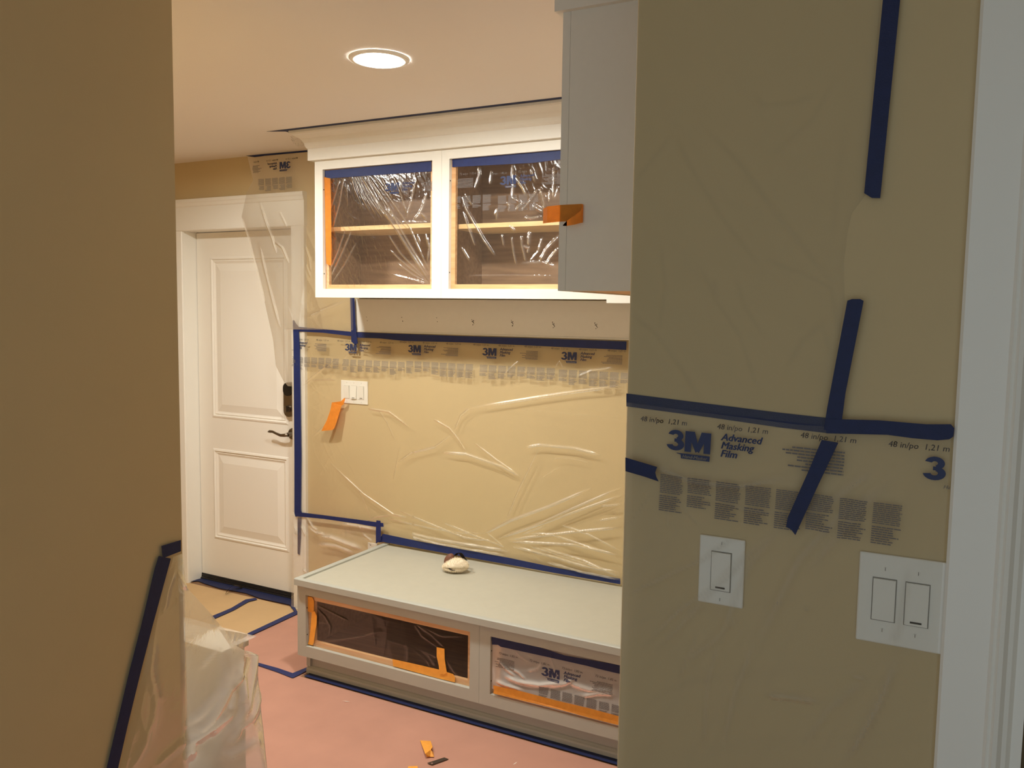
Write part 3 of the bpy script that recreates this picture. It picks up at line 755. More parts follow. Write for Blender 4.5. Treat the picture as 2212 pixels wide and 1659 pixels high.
# ---- film hanging from the ceiling line over the door head and casing
z1 = lambda pts: zz(360, 300, 3.687, pts)
PD = Plane(1, -.036)
Ld = [PD.p(*q) for q in z1([(640, 140), (690, 330), (640, 420), (600, 620), (660, 800), (720, 1010), (790, 1300), (850, 1600)])] + [PD.p(596, 790), PD.p(612, 822), PD.p(622, 834)]
Ld[0] = (Ld[0][0], 2.427)
xr_ = PD.p(764, 700)[0]
Rd = [(c1a-.092, 2.43), (c1a-.092, 2.297), (xr_, 2.29), (xr_, 1.515), (casx+.012, 1.512), (casx+.012, 1.0)]
RD = [([PD.p(*q) for q in z1(p)], a, w) for p, a, w in (
 ([(600, 620), (660, 800), (720, 1010), (790, 1300)], .008, .010), ([(740, 500), (800, 680), (850, 800), (880, 900)], .014, .012), ([(860, 820), (930, 870), (980, 980)], .010, .010),
 ([(900, 580), (960, 700)], .006, .008), ([(1110, 850), (1150, 960), (1160, 1050)], .008, .008), ([(1110, 1420), (1250, 1360), (1440, 1290)], .006, .010), ([(1120, 1000), (1160, 1100)], .006, .006), ([(740, 820), (830, 1200), (900, 1500)], .006, .02))]
def f_door(H, Z, U, V):
    o, f = ridge(H, Z, [(p, a*.6, w*.5) for p, a, w in RD]); e = np.clip((2.425-Z)/.12, 0, 1)
    o = (o*.6+crease(H, Z, 5, 9, .002, (0, .7), 4, 2)+.012*np.exp(-((Z-1.8)/.25)**2))*e
    f = f*.6+.10*np.clip(1-U/.10, 0, 1)+.04*crease(H, Z, 6, 18, 1.0, (0, .8))+.34*np.clip((2.16-Z)/.12, 0, 1)*np.clip((.80-U)/.2, .25, 1)
    return o, np.clip(f, 0, 1)
film_d, s_d = sheet('masking_film', PD, Ld, Rd, 2.4270, PD.p(622, 834)[1], .006, 0.0, f_door, F_DOOR, 'milky film hanging from the ceiling line over the door head and casing')
mo = PD.p(628, 364)
print_unit(film_d, PD, s_d, mo[0]+.0, mo[1]+.002, 71, '48 in/po  1,21 m', PD.p(545, 380)[0], xr_, mir=-1, rot=.0, nblk=5)
hb = PD.p(662, 385)
VF = text_lines(.10, 1, .003, 2)
# ---- film low on the wall between door casing and bench
PLo = Plane(1, -.026)
RL = [([PLo.p(*q) for q in zz(620, 1100, 7.54, p)], a, w) for p, a, w in (
 ([(350, 160), (430, 290), (510, 340)], .010, .006), ([(360, 290), (490, 385), (620, 400)], .011, .007), ([(540, 440), (720, 455), (960, 545), (1230, 640)], .016, .012), ([(1170, 250), (1215, 320)], .008, .005),
 ([(900, 230), (1150, 270), (1430, 320)], .008, .007), ([(1240, 400), (1390, 520)], .007, .005), ([(240, 270), (300, 420)], .008, .008), ([(120, 260), (160, 350), (150, 420)], .01, .006), ([(520, 570), (800, 600), (1080, 700)], .006, .010), ([(260, 980), (330, 1030)], .008, .006))]
def f_low(H, Z, U, V):
    o, f = ridge(H, Z, RL)
    o = o+crease(H, Z, 15, 30, .002)
    f = f+np.clip(.25-.35*np.clip((.46-Z)/.10, 0, 1), 0, 1)*crease(H, Z, 17, 30, 1.2, (1.0, 2.0))+.5*np.clip(1-U/.14, 0, 1)*crease(H, Z, 18, 60, .9)
    return o, np.clip(f, 0, 1)
lx0, lx1 = PLo.p(634, 1150)[0], PLo.p(812, 1160)[0]
sheet('masking_film', PLo, [(lx0, 1), (lx0-.02, 0)], [(lx1, 1), (lx1, .44), (BX0-.004, .43), (BX0-.004, 0)], lambda u: np.interp(u, [0, 1], [.516, .535]), .012, .006, 0.0, f_low, F_LOW, 'crumpled film from low blue tape to the floor between door casing and bench end')

# ---- films in the upper cabinet openings
PC = Plane(1, YF+.0185)
cz1 = lambda p: [PC.p(*q) for q in zz(680, 330, 5.35, p)]
R1 = [(cz1(p), a, w) for p, a, w in (
 [([(430+30*k, 290), (470+52*k, 430+30*k), (560+75*k, 640+35*k)], .006, .0045) for k in range(8)] +
 [([(560, 300), (760, 600), (960, 900), (1330, 1500)], .012, .010), ([(640, 300), (860, 620), (1010, 900), (1335, 1460)], .010, .006), ([(700, 290), (900, 560), (1100, 860), (1320, 1360)], .007, .005),
  ([(860, 960), (1000, 1170), (1290, 1470)], .006, .005), ([(880, 1130), (1080, 1320), (1320, 1500)], .006, .005), ([(960, 1280), (1150, 1420), (1330, 1510)], .006, .005), ([(900, 1410), (1150, 1470), (1320, 1515)], .006, .006),
  ([(340, 310), (290, 600), (220, 850)], .007, .006), ([(290, 330), (240, 500), (195, 640)], .006, .005), ([(420, 930), (300, 1200), (200, 1420)], .006, .007), ([(350, 920), (270, 1150), (195, 1330)], .006, .006), ([(480, 1050), (330, 1320), (210, 1500)], .005, .006), ([(380, 380), (385, 620)], .005, .004),
  ([(1010, 800), (1150, 800), (1300, 805)], .005, .004), ([(1060, 760), (1120, 560), (1170, 330)], .006, .007), ([(1180, 760), (1250, 640), (1300, 480)], .008, .010), ([(1150, 780), (1230, 700), (1300, 760)], .008, .010),
  ([(1290, 950), (1330, 1100), (1310, 1250)], .008, .008), ([(1190, 950), (1220, 1050)], .006, .008), ([(780, 300), (900, 520)], .006, .005), ([(920, 290), (1000, 480), (1080, 740)], .006, .006)])]
def f_c1(H, Z, U, V):
    o, f = ridge(H, Z, [(p, a*.8, w*.62) for p, a, w in R1]); e = np.clip(U/.03, 0, 1)*np.clip((1-U)/.03, 0, 1)*np.clip(V/.06, 0, 1)*np.clip((1-V)/.03, 0, 1)
    return (o*.8+crease(H, Z, 21, 75, .0020, (.3, .9), 7, 4))*e, np.clip(f, 0, 1)
film_1, s_1 = sheet('masking_film', PC, [(-2.606, 3), (-2.606, 1)], [(-2.008, 3), (-2.008, 1)], 2.252, 1.718, .0027, 0.0, f_c1, F_CAB, 'clear film with radiating creases over the upper cabinet opening near the door')
q = PC.p(832, 412); print_unit(film_1, PC, s_1, q[0]-.0, q[1]-.004, 81, '72 in/po  1,82 m', -2.56, -2.012, sizes=False, blocks=False, s=1.0)
q = PC.p(690, 412); print_unit(film_1, PC, s_1, q[0]-.2, q[1], 82, '72 in/po  1,82 m', -2.575, -2.012, sizes=False, blocks=False)
cz2 = lambda p: [PC.p(*q) for q in zz(950, 320, 5.186, p)]
R2 = [(cz2(p), a, w) for p, a, w in (
 [([(260, 560), (300, 680), (380, 820), (500, 1030), (620, 1200)], .010, .006), ([(290, 520), (370, 640)], .006, .005), ([(270, 720), (330, 900), (400, 1090)], .008, .005), ([(820, 200), (830, 400), (820, 560), (910, 610)], .010, .008),
  ([(850, 320), (940, 450), (980, 540)], .009, .010), ([(1130, 450), (1160, 560), (1180, 690)], .010, .009), ([(1110, 460), (1020, 590), (930, 700)], .010, .008), ([(960, 780), (1030, 790), (1140, 770)], .008, .008), ([(1240, 470), (1230, 600)], .008, .006), ([(1290, 200), (1280, 560)], .010, .008),
  ([(1330, 450), (1290, 570)], .007, .007), ([(920, 990), (925, 1080), (970, 1270)], .010, .007), ([(930, 1100), (1000, 1120), (990, 1180)], .007, .007), ([(1010, 940), (1000, 1090)], .008, .010), ([(1330, 1000), (1200, 1140), (1130, 1280)], .012, .012), ([(1150, 1010), (1110, 1160), (1020, 1260)], .008, .007),
  ([(1330, 1130), (1240, 1240), (1200, 1320)], .010, .010), ([(760, 610), (790, 650), (780, 710)], .008, .007), ([(620, 750), (650, 690), (640, 800)], .007, .007), ([(700, 970), (720, 1090)], .006, .006), ([(810, 1000), (830, 1160), (860, 1300)], .007, .006), ([(790, 870), (840, 930)], .006, .006),
  ([(440, 220), (450, 300), (400, 450)], .006, .007), ([(580, 260), (570, 400)], .006, .006), ([(1030, 230), (1070, 380)], .006, .008), ([(330, 1430), (800, 1425), (1310, 1435)], .004, .005), ([(250, 1110), (340, 1260)], .005, .006), ([(920, 1290), (1150, 1280), (1310, 1330)], .006, .010), ([(1050, 650), (1170, 720)], .008, .012), ([(860, 690), (940, 620)], .008, .009)])]
def f_c2(H, Z, U, V):
    o, f = ridge(H, Z, [(p, a*.8, w*.65) for p, a, w in R2]); e = np.clip(U/.03, 0, 1)*np.clip((1-U)/.03, 0, 1)*np.clip(V/.06, 0, 1)*np.clip((1-V)/.03, 0, 1)
    o = o+crease(H, Z, 23, 55, .0040, (-.2, .8), 8, 3)*np.clip((H+1.75)/.2, .2, 1)
    return o*.9*e, np.clip(f*.9, 0, 1)
film_2, s_2 = sheet('masking_film', PC, [(-1.918, 3), (-1.918, 1)], [(-1.247, 3), (-1.247, 1)], 2.252, 1.718, .0027, 0.0, f_c2, F_CAB, 'glossy crinkled film with lettering over the upper cabinet opening beside the cabinet end panel')
q = PC.p(1080, 398); print_unit(film_2, PC, s_2, q[0], q[1]-.004, 83, '72 in/po  1,82 m', -1.89, -1.25, blocks=True, nblk=4)
q = PC.p(985, 398); print_unit(film_2, PC, s_2, q[0]-.20, q[1]-.008, 84, '72 in/po  1,82 m', -1.895, -1.55, blocks=True, nblk=8)
# ---- films in the bench openings
PB = Plane(1, BYF+.0185)
bz1 = lambda p: [PB.p(*q) for q in zz(640, 1270, 5.395, p)]
R3 = [(bz1(p), a, w) for p, a, w in (
 [([(215, 190), (400, 280), (600, 380)], .006, .006), ([(220, 220), (330, 330), (400, 450), (380, 560)], .006, .007), ([(250, 410), (320, 405), (380, 430)], .005, .004), ([(220, 640), (500, 610), (800, 560), (980, 490)], .006, .006), ([(240, 660), (620, 740), (1000, 820)], .008, .007),
  ([(1390, 440), (1470, 560), (1640, 680)], .006, .005), ([(1400, 430), (1560, 530), (1760, 720)], .007, .005), ([(1420, 430), (1700, 560), (1980, 560)], .006, .005), ([(1740, 820), (1850, 1000), (1990, 1120)], .007, .005), ([(1760, 850), (1900, 1050), (2010, 1090)], .006, .005), ([(1470, 740), (1640, 800)], .005, .007), ([(1540, 780), (1620, 900)], .005, .008)])]
def f_b1(H, Z, U, V):
    o, f = ridge(H, Z, [(p, a*.35, w*.7) for p, a, w in R3]); e = np.clip(U/.03, 0, 1)*np.clip((1-U)/.03, 0, 1)*np.clip(V/.1, 0, 1)*np.clip((1-V)/.1, 0, 1)
    return (o+crease(H, Z, 25, 20, .001))*e*.8, np.clip(f*.8, 0, 1)
sheet('masking_film', PB, [(-2.437, 3), (-2.437, 0)], [(-1.609, 3), (-1.609, 0)], .374, .148, .004, 0.0, f_b1, F_BENCH, 'brownish film stretched over the bench opening at its open end')
bz2 = lambda p: [PB.p(*q) for q in zz(1040, 1360, 5.55, p)]
R4 = [(bz2(p), a, w) for p, a, w in (
 [([(290, 555), (450, 620), (700, 660), (1060, 630)], .016, .012), ([(160, 600), (300, 660), (500, 720)], .010, .010), ([(330, 450), (450, 510), (540, 600)], .009, .006), ([(190, 360), (300, 470), (420, 560)], .008, .008), ([(560, 490), (680, 460), (720, 400)], .006, .008), ([(1060, 640), (1300, 720), (1600, 740)], .010, .015), ([(1200, 800), (1400, 760), (1600, 770)], .010, .012), ([(140, 420), (160, 540), (150, 640)], .008, .008), ([(800, 680), (1000, 650), (1110, 590)], .012, .010)])]
def f_b2(H, Z, U, V):
    o, f = ridge(H, Z, [(p, a*.45, w*.7) for p, a, w in R4]); e = np.clip(U/.03, 0, 1)*np.clip((1-U)/.03, 0, 1)*np.clip(V/.15, 0, 1)*np.clip((1-V)/.1, 0, 1)
    return (o-.007*np.sin(np.pi*V**1.25)+crease(H, Z, 27, 22, .003))*e, np.clip(f, 0, 1)
film_4, s_4 = sheet('masking_film', PB, [(-1.511, 3), (-1.511, 0)], [(-.623, 3), (-.623, 0)], .374, .165, .004, .008, f_b2, F_BENCHW, 'bright glossy film with lettering over the bench opening beside the hall wall')
q = PB.p(1170, 1456); print_unit(film_4, PB, s_4, q[0], q[1]-.004, 91, '72 in/po  1,82 m', -1.505, -.63, nblk=8)
q = PB.p(1170, 1456); print_unit(film_4, PB, s_4, q[0]-.40, q[1]-.004, 92, '72 in/po  1,82 m', -1.503, -1.0, blocks=False)

# ---- films on the hall wall
PH = Plane(1, YO)
hz = lambda p: [PH.p(*q) for q in zz(1340, 0, 1.929, p)]
R5 = [(hz(p), a, w) for p, a, w in (
 [([(360, 540), (500, 680), (640, 880), (770, 1040), (900, 1200)], .006, .010), ([(230, 560), (290, 690), (420, 900), (600, 1130)], .005, .009), ([(560, 390), (600, 440), (720, 430), (830, 390)], .005, .009), ([(900, 320), (800, 500), (640, 640)], .004, .009), ([(60, 760), (140, 660), (220, 560)], .005, .008),
  ([(170, 1020), (190, 1200), (160, 1380)], .005, .008), ([(40, 1300), (150, 1390), (260, 1540), (330, 1659)], .006, .010), ([(330, 1100), (400, 1250), (500, 1400), (580, 1640)], .005, .008), ([(480, 1150), (520, 1280), (600, 1400)], .004, .008), ([(600, 1080), (760, 1140), (880, 1200), (910, 1400)], .005, .008), ([(860, 1330), (760, 1420), (690, 1540)], .005, .009), ([(840, 1340), (880, 1500)], .004, .007), ([(390, 1160), (400, 1260)], .005, .012), ([(940, 500), (900, 800), (890, 1000)], .003, .010)])]
def f_hu(H, Z, U, V):
    o, f = ridge(H, Z, [(p, a*.5, w*.5) for p, a, w in R5]); o = o+crease(H, Z, 33, 34, .0012, (.2, 1.2))
    e = np.clip((1-U)/.03, 0, 1)
    f = f+.30*crease(H, Z, 34, 18, 1.0, (.35, 1.1), 8, 6)
    return o*e, np.clip(f*.7+.3*np.clip(1-(1-U)/.03, 0, 1), 0, 1)
Lh = [(XR+.004, 3), (XR+.004, 0)]
Rh = [PH.p(*q) for q in zz(1340, 0, 1.929, [(1090, -40), (1030, 640), (1030, 800), (1010, 830), (965, 890), (945, 980), (932, 1100), (935, 1250), (900, 1500), (870, 1700), (850, 1800)])]
zlo = lambda u: np.interp(u, [0, 1], [PH.p(1353, 870)[1], PH.p(1785, 920)[1]])
sheet('masking_film', PH, Lh, Rh, 2.425, zlo, .005, .0016, f_hu, F_HALLUP, 'dull clear film hanging on the hall wall above the horizontal blue tape')
hz7 = lambda p: [PH.p(*q) for q in zz(1320, 800, 2.765, p)]
hz8 = lambda p: [PH.p(*q) for q in zz(1440, 1120, 2.865, p)]
R6 = [(f_(p), a, w) for f_, p, a, w in (
 [(hz7, [(90, 1340), (300, 1240), (560, 1120), (780, 960)], .007, .008), (hz7, [(200, 1640), (420, 1420), (700, 1230), (960, 960)], .007, .009), (hz7, [(1000, 940), (820, 1180), (640, 1640)], .007, .012), (hz7, [(960, 960), (700, 1200), (460, 1480), (280, 1659)], .006, .010), (hz7, [(1700, 640), (1350, 880), (1120, 1130), (880, 1640)], .008, .016),
  (hz7, [(1560, 600), (1400, 720), (1200, 860)], .007, .014), (hz7, [(1640, 700), (1500, 820), (1380, 960), (1180, 1200)], .007, .014), (hz7, [(110, 930), (180, 830), (240, 740)], .004, .005), (hz7, [(250, 560), (500, 660), (760, 690), (1050, 640)], .010, .014), (hz7, [(640, 760), (820, 830), (1000, 850)], .007, .010), (hz7, [(330, 760), (350, 940)], .004, .006), (hz7, [(370, 740), (540, 930)], .004, .006),
  (hz8, [(620, 1080), (780, 1090), (960, 1120)], .010, .010), (hz8, [(1420, 880), (1300, 1160), (1100, 1520)], .009, .014), (hz8, [(1240, 980), (1000, 1180), (860, 1380)], .006, .012), (hz8, [(540, 780), (420, 1100), (360, 1400)], .006, .010), (hz8, [(330, 760), (260, 1000), (240, 1400)], .005, .010), (hz8, [(1150, 960), (1230, 970)], .008, .008), (hz8, [(850, 550), (890, 545)], .006, .008), (hz8, [(460, 600), (300, 750), (100, 900)], .006, .009), (hz8, [(1400, 1000), (1280, 1240), (1180, 1400)], .007, .008), (hz8, [(200, 700), (80, 1000)], .005, .008), (hz8, [(1500, 300), (1440, 650), (1400, 760)], .006, .012)])]
def f_hl(H, Z, U, V):
    o, f = ridge(H, Z, [(p, a*.5, w*.5) for p, a, w in R6]); o = o+crease(H, Z, 35, 24, .0010, (2.3, 2.75))
    zt = np.interp(H, [XR, 0], [PH.p(1353, 880)[1], PH.p(2050, 945)[1]])
    e = np.clip((zt-Z)/.05, .1, 1)*np.clip(U/.02, 0, 1)*np.clip((1-U)/.04, .1, 1)
    f = f*.8+.30*crease(H, Z, 37, 20, 1.0, (2.2, 2.75), 7, 5)
    return o*e, np.clip(f, 0, 1)
film_h, s_h = sheet('masking_film', PH, Lh, [(CX0-.004, 3), (CX0-.004, 0)], lambda u: np.interp(u, [0, .57, 1], [PH.p(1353, 868)[1], PH.p(1780, 920)[1], PH.p(2050, 935)[1]]), .02, .005, .0096, f_hl, F_HALL,
   'clear film with blue lettering covering the switches on the hall wall')
lg = PH.p(1444, 964); print_unit(film_h, PH, s_h, lg[0], lg[1]-.004, 101, '48 in/po  1,21 m', XR+.006, CX0-.006, rot=-.025, nblk=8, bdrop=.09)
lg = PH.p(2000, 1030); print_unit(film_h, PH, s_h, lg[0]-.004, lg[1]-.002, 102, '48 in/po  1,21 m', XR+.006, CX0-.001, rot=-.01, blocks=False)

# ---- film draped from the hall's left wall over a low unit behind the corner
def flare(h, z):
    return np.clip((h-YO)/.12, 0, 1)*np.clip(.80-z, 0, 1)*.42
class DrapePlane(Plane):
    def p(s, px, py):
        off = 0.0
        for _ in range(8):
            q = pix(px, py, 0, s.val+off); off = float(flare(q[1], q[2]))
        return (q[1], q[2])
PL = DrapePlane(0, XL)
lz = lambda p: [PL.p(*q) for q in zz(200, 1130, 3.136, p)]
left_ = lz([(530, 225), (500, 330), (440, 520), (385, 760), (300, 1150), (172, 1659)]); left_.append((left_[-1][0]-.25, 0.0))
right_ = lz([(600, 195), (625, 430), (700, 510), (800, 620), (880, 712), (940, 812), (1030, 868), (1112, 880), (1120, 920), (1140, 1150), (1165, 1400), (1195, 1659)]); right_.append((right_[-1][0]+.05, 0.0))
lz8 = [(lz(p), a, w) for p, a, w in (
 [([(640, 1450), (800, 1330), (900, 1120), (1040, 900)], .022, .016), ([(630, 1370), (760, 1250), (870, 1140), (960, 950)], .014, .012), ([(640, 1620), (800, 1540), (960, 1440), (1000, 1250)], .02, .014), ([(1000, 1000), (1010, 1130), (1020, 1240)], .018, .012), ([(1100, 800), (1080, 980), (1040, 1200), (1030, 1500)], .016, .012),
  ([(1130, 1120), (1090, 1260), (1040, 1400), (1060, 1560)], .014, .010), ([(860, 840), (720, 980)], .004, .006), ([(400, 1659), (560, 1520), (640, 1460)], .014, .014), ([(250, 1659), (330, 1520), (420, 1250)], .010, .014), ([(400, 760), (380, 1000), (420, 1200), (380, 1500)], .010, .016), ([(540, 330), (500, 440), (470, 600)], .006, .008), ([(560, 330), (600, 400), (625, 440)], .006, .006),
  ([(870, 1160), (960, 1160), (980, 1300)], .012, .012), ([(960, 1250), (980, 1400), (970, 1520)], .014, .012), ([(850, 1560), (930, 1520), (960, 1490)], .012, .010), ([(700, 1500), (860, 1420), (960, 1330)], .012, .010), ([(1110, 1450), (1080, 1659)], .012, .012)])]
def f_dr(H, Z, U, V):
    o, f = ridge(H, Z, lz8)
    wall = np.clip((YO-H)/.02, 0, 1)          # over the wall face
    o = o*(.75-.45*wall)+crease(H, Z, 41, 16, .004, (-.7, .7), 4, 2)*np.clip((.95-Z)/.3, 0, 1)+.003*wall
    o = o*np.clip(U/.04, 0, 1)+flare(H, Z)
    drop = np.clip((U-.97)/.03, 0, 1)**2*.03*(Z < right_[7][1]+.01)
    f = f*(.45-.25*wall)+.50*(1-wall)+.05*np.clip(crease(H, Z, 43, 25, 1.2, (-.7, .7)), 0, 1)*np.clip((.9-Z)/.2, 0, 1)  # past the corner the film's lit whiteness is added as haze
    return o-drop, np.clip(f, 0, 1)
film_l, s_l = sheet('masking_film', PL, left_, right_, left_[0][1], .01, .005, .0045, f_dr, F_DRAPE, 'large clear film draped from diagonal blue tape over a low unit at the wall corner')
ZT = pix(552, 1374, 0, XL)[2]; BYk = pix(552, 1374, 0, XL)[1]
bl = pix(478, 1355, 2, ZT)
nx_, ny_ = 60, 40
X_, Y_ = np.meshgrid(np.linspace(XL-.55, XL+.004, nx_), np.linspace(YO+.135, BYk, ny_), indexing='ij')
Zt = ZT+.004*crease(X_, Y_, 51, 30, 1.5)-.0*X_
idx = np.arange(nx_*ny_).reshape(nx_, ny_); Ft = np.stack([idx[:-1, :-1], idx[1:, :-1], idx[1:, 1:], idx[:-1, 1:]], -1).reshape(-1, 4)
me = bpy.data.meshes.new('top_flap'); me.from_pydata(np.stack([X_, Y_, Zt], -1).reshape(-1, 3).tolist(), [], Ft.tolist())
at = me.attributes.new('fold', 'FLOAT', 'POINT'); at.data.foreach_set('value', np.clip(.4+crease(X_, Y_, 53, 40, .5), 0, 1).reshape(-1).astype(np.float32))
link('top_flap', me, F_DRAPE, film_l, smooth=True)
QA, QB, QC, QD = [np.array([XL+.0045, *PL.p(*q)]) for q in zz(200, 1130, 3.136, [(880, 725), (1108, 768), (1118, 890), (1020, 872)])]
gu, gv = np.meshgrid(np.linspace(0, 1, 24), np.linspace(0, 1, 24), indexing='ij')
Pg = (QA*(1-gu)[..., None]+QB*gu[..., None])*(1-gv)[..., None]+(QD*(1-gu)[..., None]+QC*gu[..., None])*gv[..., None]
Pg[..., 0] += -.012+crease(Pg[..., 1], Pg[..., 2], 57, 60, .006, (-.6, .6))*np.sin(np.pi*gu)*np.sin(np.pi*gv)
idx = np.arange(576).reshape(24, 24); Fg = np.stack([idx[:-1, :-1], idx[1:, :-1], idx[1:, 1:], idx[:-1, 1:]], -1).reshape(-1, 4)
me = bpy.data.meshes.new('side_flap'); me.from_pydata(Pg.reshape(-1, 3).tolist(), [], Fg.tolist())
at = me.attributes.new('fold', 'FLOAT', 'POINT'); at.data.foreach_set('value', np.full(576, .6, np.float32))
link('side_flap', me, F_DRAPE, film_l, smooth=True)
# the unit below it
un = empty('low_cabinet', (XL-.3, YO+.3, 0), 'pale low cabinet hidden under film behind the wall corner', 'cabinet')
box('body', XL-.53, XL-.03, YO+.14, BYk-.012, .03, ZT-.03, UNIT, un)
box('top', XL-.54, XL-.02, YO+.136, BYk-.004, ZT-.029, ZT-.012, UNIT, un, .003)
box('foot', XL-.5, XL-.06, YO+.16, BYk-.04, .0095, .0295, UNIT, un)

# ------------------------------------------------------------------ tapes on walls
BK = (0, -1, 0)
def wtape(pts, off, lab, m=BLUE, y=0.0, t=.0005, **k):
    return px_poly('masking_tape', pts, 1, y-off, BK, m, t, label=lab, cat='tape', **k)
wtape(z1([(1005, 1445), (1015, 1443), (1030, 1470), (1050, 1492), (1060, 1659)]) + [(651, 985), (650, 1102), (654, 1114), (638, 1116), (636, 1108), (636, 985), (634, 740)], .0275, 'vertical blue tape edge on the door casing beside the switches')
wtape([(645, 706), (700, 711), (768, 717.5), (768, 726), (757, 726), (700, 719), (645, 716)], .0262, 'blue tape line from the door casing to the hook board')
wtape([(756.5, 643), (765.8, 643), (768, 700), (773, 742), (766, 744), (759, 738)], .0285, 'short vertical blue tape strip at the end of the hook board')
wtape([(767, 717.5), (1000, 726), (1175, 731.5), (1353.5, 737.5), (1353, 756), (1200, 749), (1000, 739.5), (873, 736.5), (820, 731), (767, 729)], .0255, 'long blue tape strip along the bottom of the hook board')
wtape([(638, 1107), (651, 1107), (700, 1113), (770, 1122), (814, 1128), (828, 1130), (829, 1138), (810, 1138), (770, 1131), (700, 1121), (638, 1115)], .0300, 'low blue tape line from door casing to bench, above the crumpled film')
wtape([(813, 1124), (822, 1125), (823, 1146), (823, 1168), (812, 1174), (812, 1148)], .0315, 'short vertical blue tape strip above the bench rear end')
wtape([(827, 1153), (900, 1168), (1000, 1187), (1100, 1205), (1200, 1226), (1340, 1250), (1340, 1262), (1200, 1238), (1000, 1202), (828, 1170.5), (818, 1172), (821, 1162)], .0245, 'wide blue tape strip along the rear of the bench top')
wtape([(643, 1118), (651, 1118), (650, 1160), (647.5, 1199), (643, 1196)], .0233, 'torn vertical blue tape piece behind film on the lower door casing', NAVY)
wtape(z1([(630, 135), (760, 122), (1120, 90), (1122, 104), (780, 135), (700, 146)]), .0385, 'thin dark blue tape along the ceiling line above the door', NAVY)
# ceiling tape along the crown
CZT = ZC-.0004
bm = bmesh.new(); ax_, bx_ = c1a-.082, NX-.09
yk = YF-.082
pts = [(-2.845, yk-.026), (NX-.08, yk-.026), (NX-.08, yk-.002), (c1a-.084, yk-.002), (c1a-.084, -.10), (c1a-.112, -.14), (c1a-.108, yk+.01)]
add_poly(bm, [(x, y, CZT) for x, y in pts], (0, 0, -1), .0006)
bm_done('masking_tape', bm, NAVY, label='dark blue tape on the ceiling along the crown moulding', cat='tape')
# crumpled film scrap at the crown return
me_o = None
PS = Plane(0, c1a-.086)
def f_sc(H, Z, U, V): return crease(H, Z, 61, 60, .010, n=6, sharp=2), np.clip(.2+crease(H, Z, 62, 80, .6), 0, 1)
bm = bmesh.new(); rng = random.Random(8); gx, gy = 16, 12; G = {}
for i in range(gx+1):
    for j in range(gy+1):
        G[i, j] = bm.verts.new((c1a-.086-.004-rng.uniform(0, .012), YF-.05+.10*i/gx, 2.425-.055*j/gy*(.5+.5*math.sin(math.pi*i/gx))))
for i in range(gx):
    for j in range(gy): bm.faces.new((G[i, j], G[i+1, j], G[i+1, j+1], G[i, j+1]))
bm_done('film_scrap', bm, F_LOW, label='small crumpled film scrap at the end of the crown moulding', cat='plastic film', smooth=True)

# cabinet opening tapes
yc = YF+.0185
px_poly('masking_tape', [(701, 369), (932, 347.5), (932, 370), (820, 377.5), (715, 385), (701, 383)], 1, yc-.0035, BK, BLUE, .0005, label='wide blue tape across the top of the upper cabinet opening near the door', cat='tape')
px_poly('masking_tape', [(977, 343.5), (1230, 323), (1230, 342), (1150, 352), (977, 361)], 1, yc-.0035, BK, BLUE, .0005, label='wide blue tape across the top of the cabinet opening beside the end panel', cat='tape')
bm = bmesh.new(); A1 = [pix(x, y, 1, yc-.008) for x, y in ((700, 382), (702, 440), (703, 500), (704, 540), (705, 570))]; A2 = [pix(x, y, 1, yc-.014) for x, y in ((713, 386), (715, 440), (715.5, 500), (716, 540), (715, 574))]
va = [bm.verts.new(p) for p in A1]; vb = [bm.verts.new(p) for p in A2]
for i in range(4): bm.faces.new((va[i], va[i+1], vb[i+1], vb[i]))
bmesh.ops.solidify(bm, geom=bm.faces[:], thickness=.0006)
bm_done('masking_tape', bm, ORANGE, label='vertical orange tape strip inside the upper cabinet opening near the door', cat='tape')
# dangling orange tape on the end panel
bm = bmesh.new()
def curl(pts, w):
    a, b = [], []
    for (x, y, z0, z1) in pts:
        a.append(bm.verts.new((x, y, z0))); b.append(bm.verts.new((x, y, z1)))
    for i in range(len(a)-1): bm.faces.new((a[i], a[i+1], b[i+1], b[i]))
e0 = pix(1173, 478, 1, NY+.02); e1 = pix(1182, 447, 1, NY+.02); e2 = pix(1208, 479, 1, NY-.001); e3 = pix(1259, 447, 1, NY-.003); e4 = pix(1261, 482, 1, NY-.02); e5 = pix(1212, 489, 1, NY-.03)
zt_, zb_ = e1[2], e2[2]
curl([(e0[0]-.0, NY+.02, zb_-.000, zt_-.004), (e1[0]+.004, NY+.012, zb_, zt_), (NX-.001, NY-.0012, zb_, zt_), (NX+.02, NY-.0016, zb_, zt_), (e3[0]-.004, NY-.002, zb_-.004, zt_), (e3[0]+.002, NY-.006, zb_-.005, zt_-.002), (e3[0]+.001, NY-.014, zb_-.006, zt_-.016), (e3[0]-.010, NY-.021, zb_-.010, zb_+.012), (e3[0]-.030, NY-.024, zb_-.013, zb_-.001), (e5[0]+.002, NY-.024, zb_-.0125, zb_-.0105)], 0)
bmesh.ops.solidify(bm, geom=bm.faces[:], thickness=.0005)
bm_done('masking_tape', bm, ORANGE, label='curled orange tape piece stuck on the edge of the cabinet end panel', cat='tape', smooth=False)
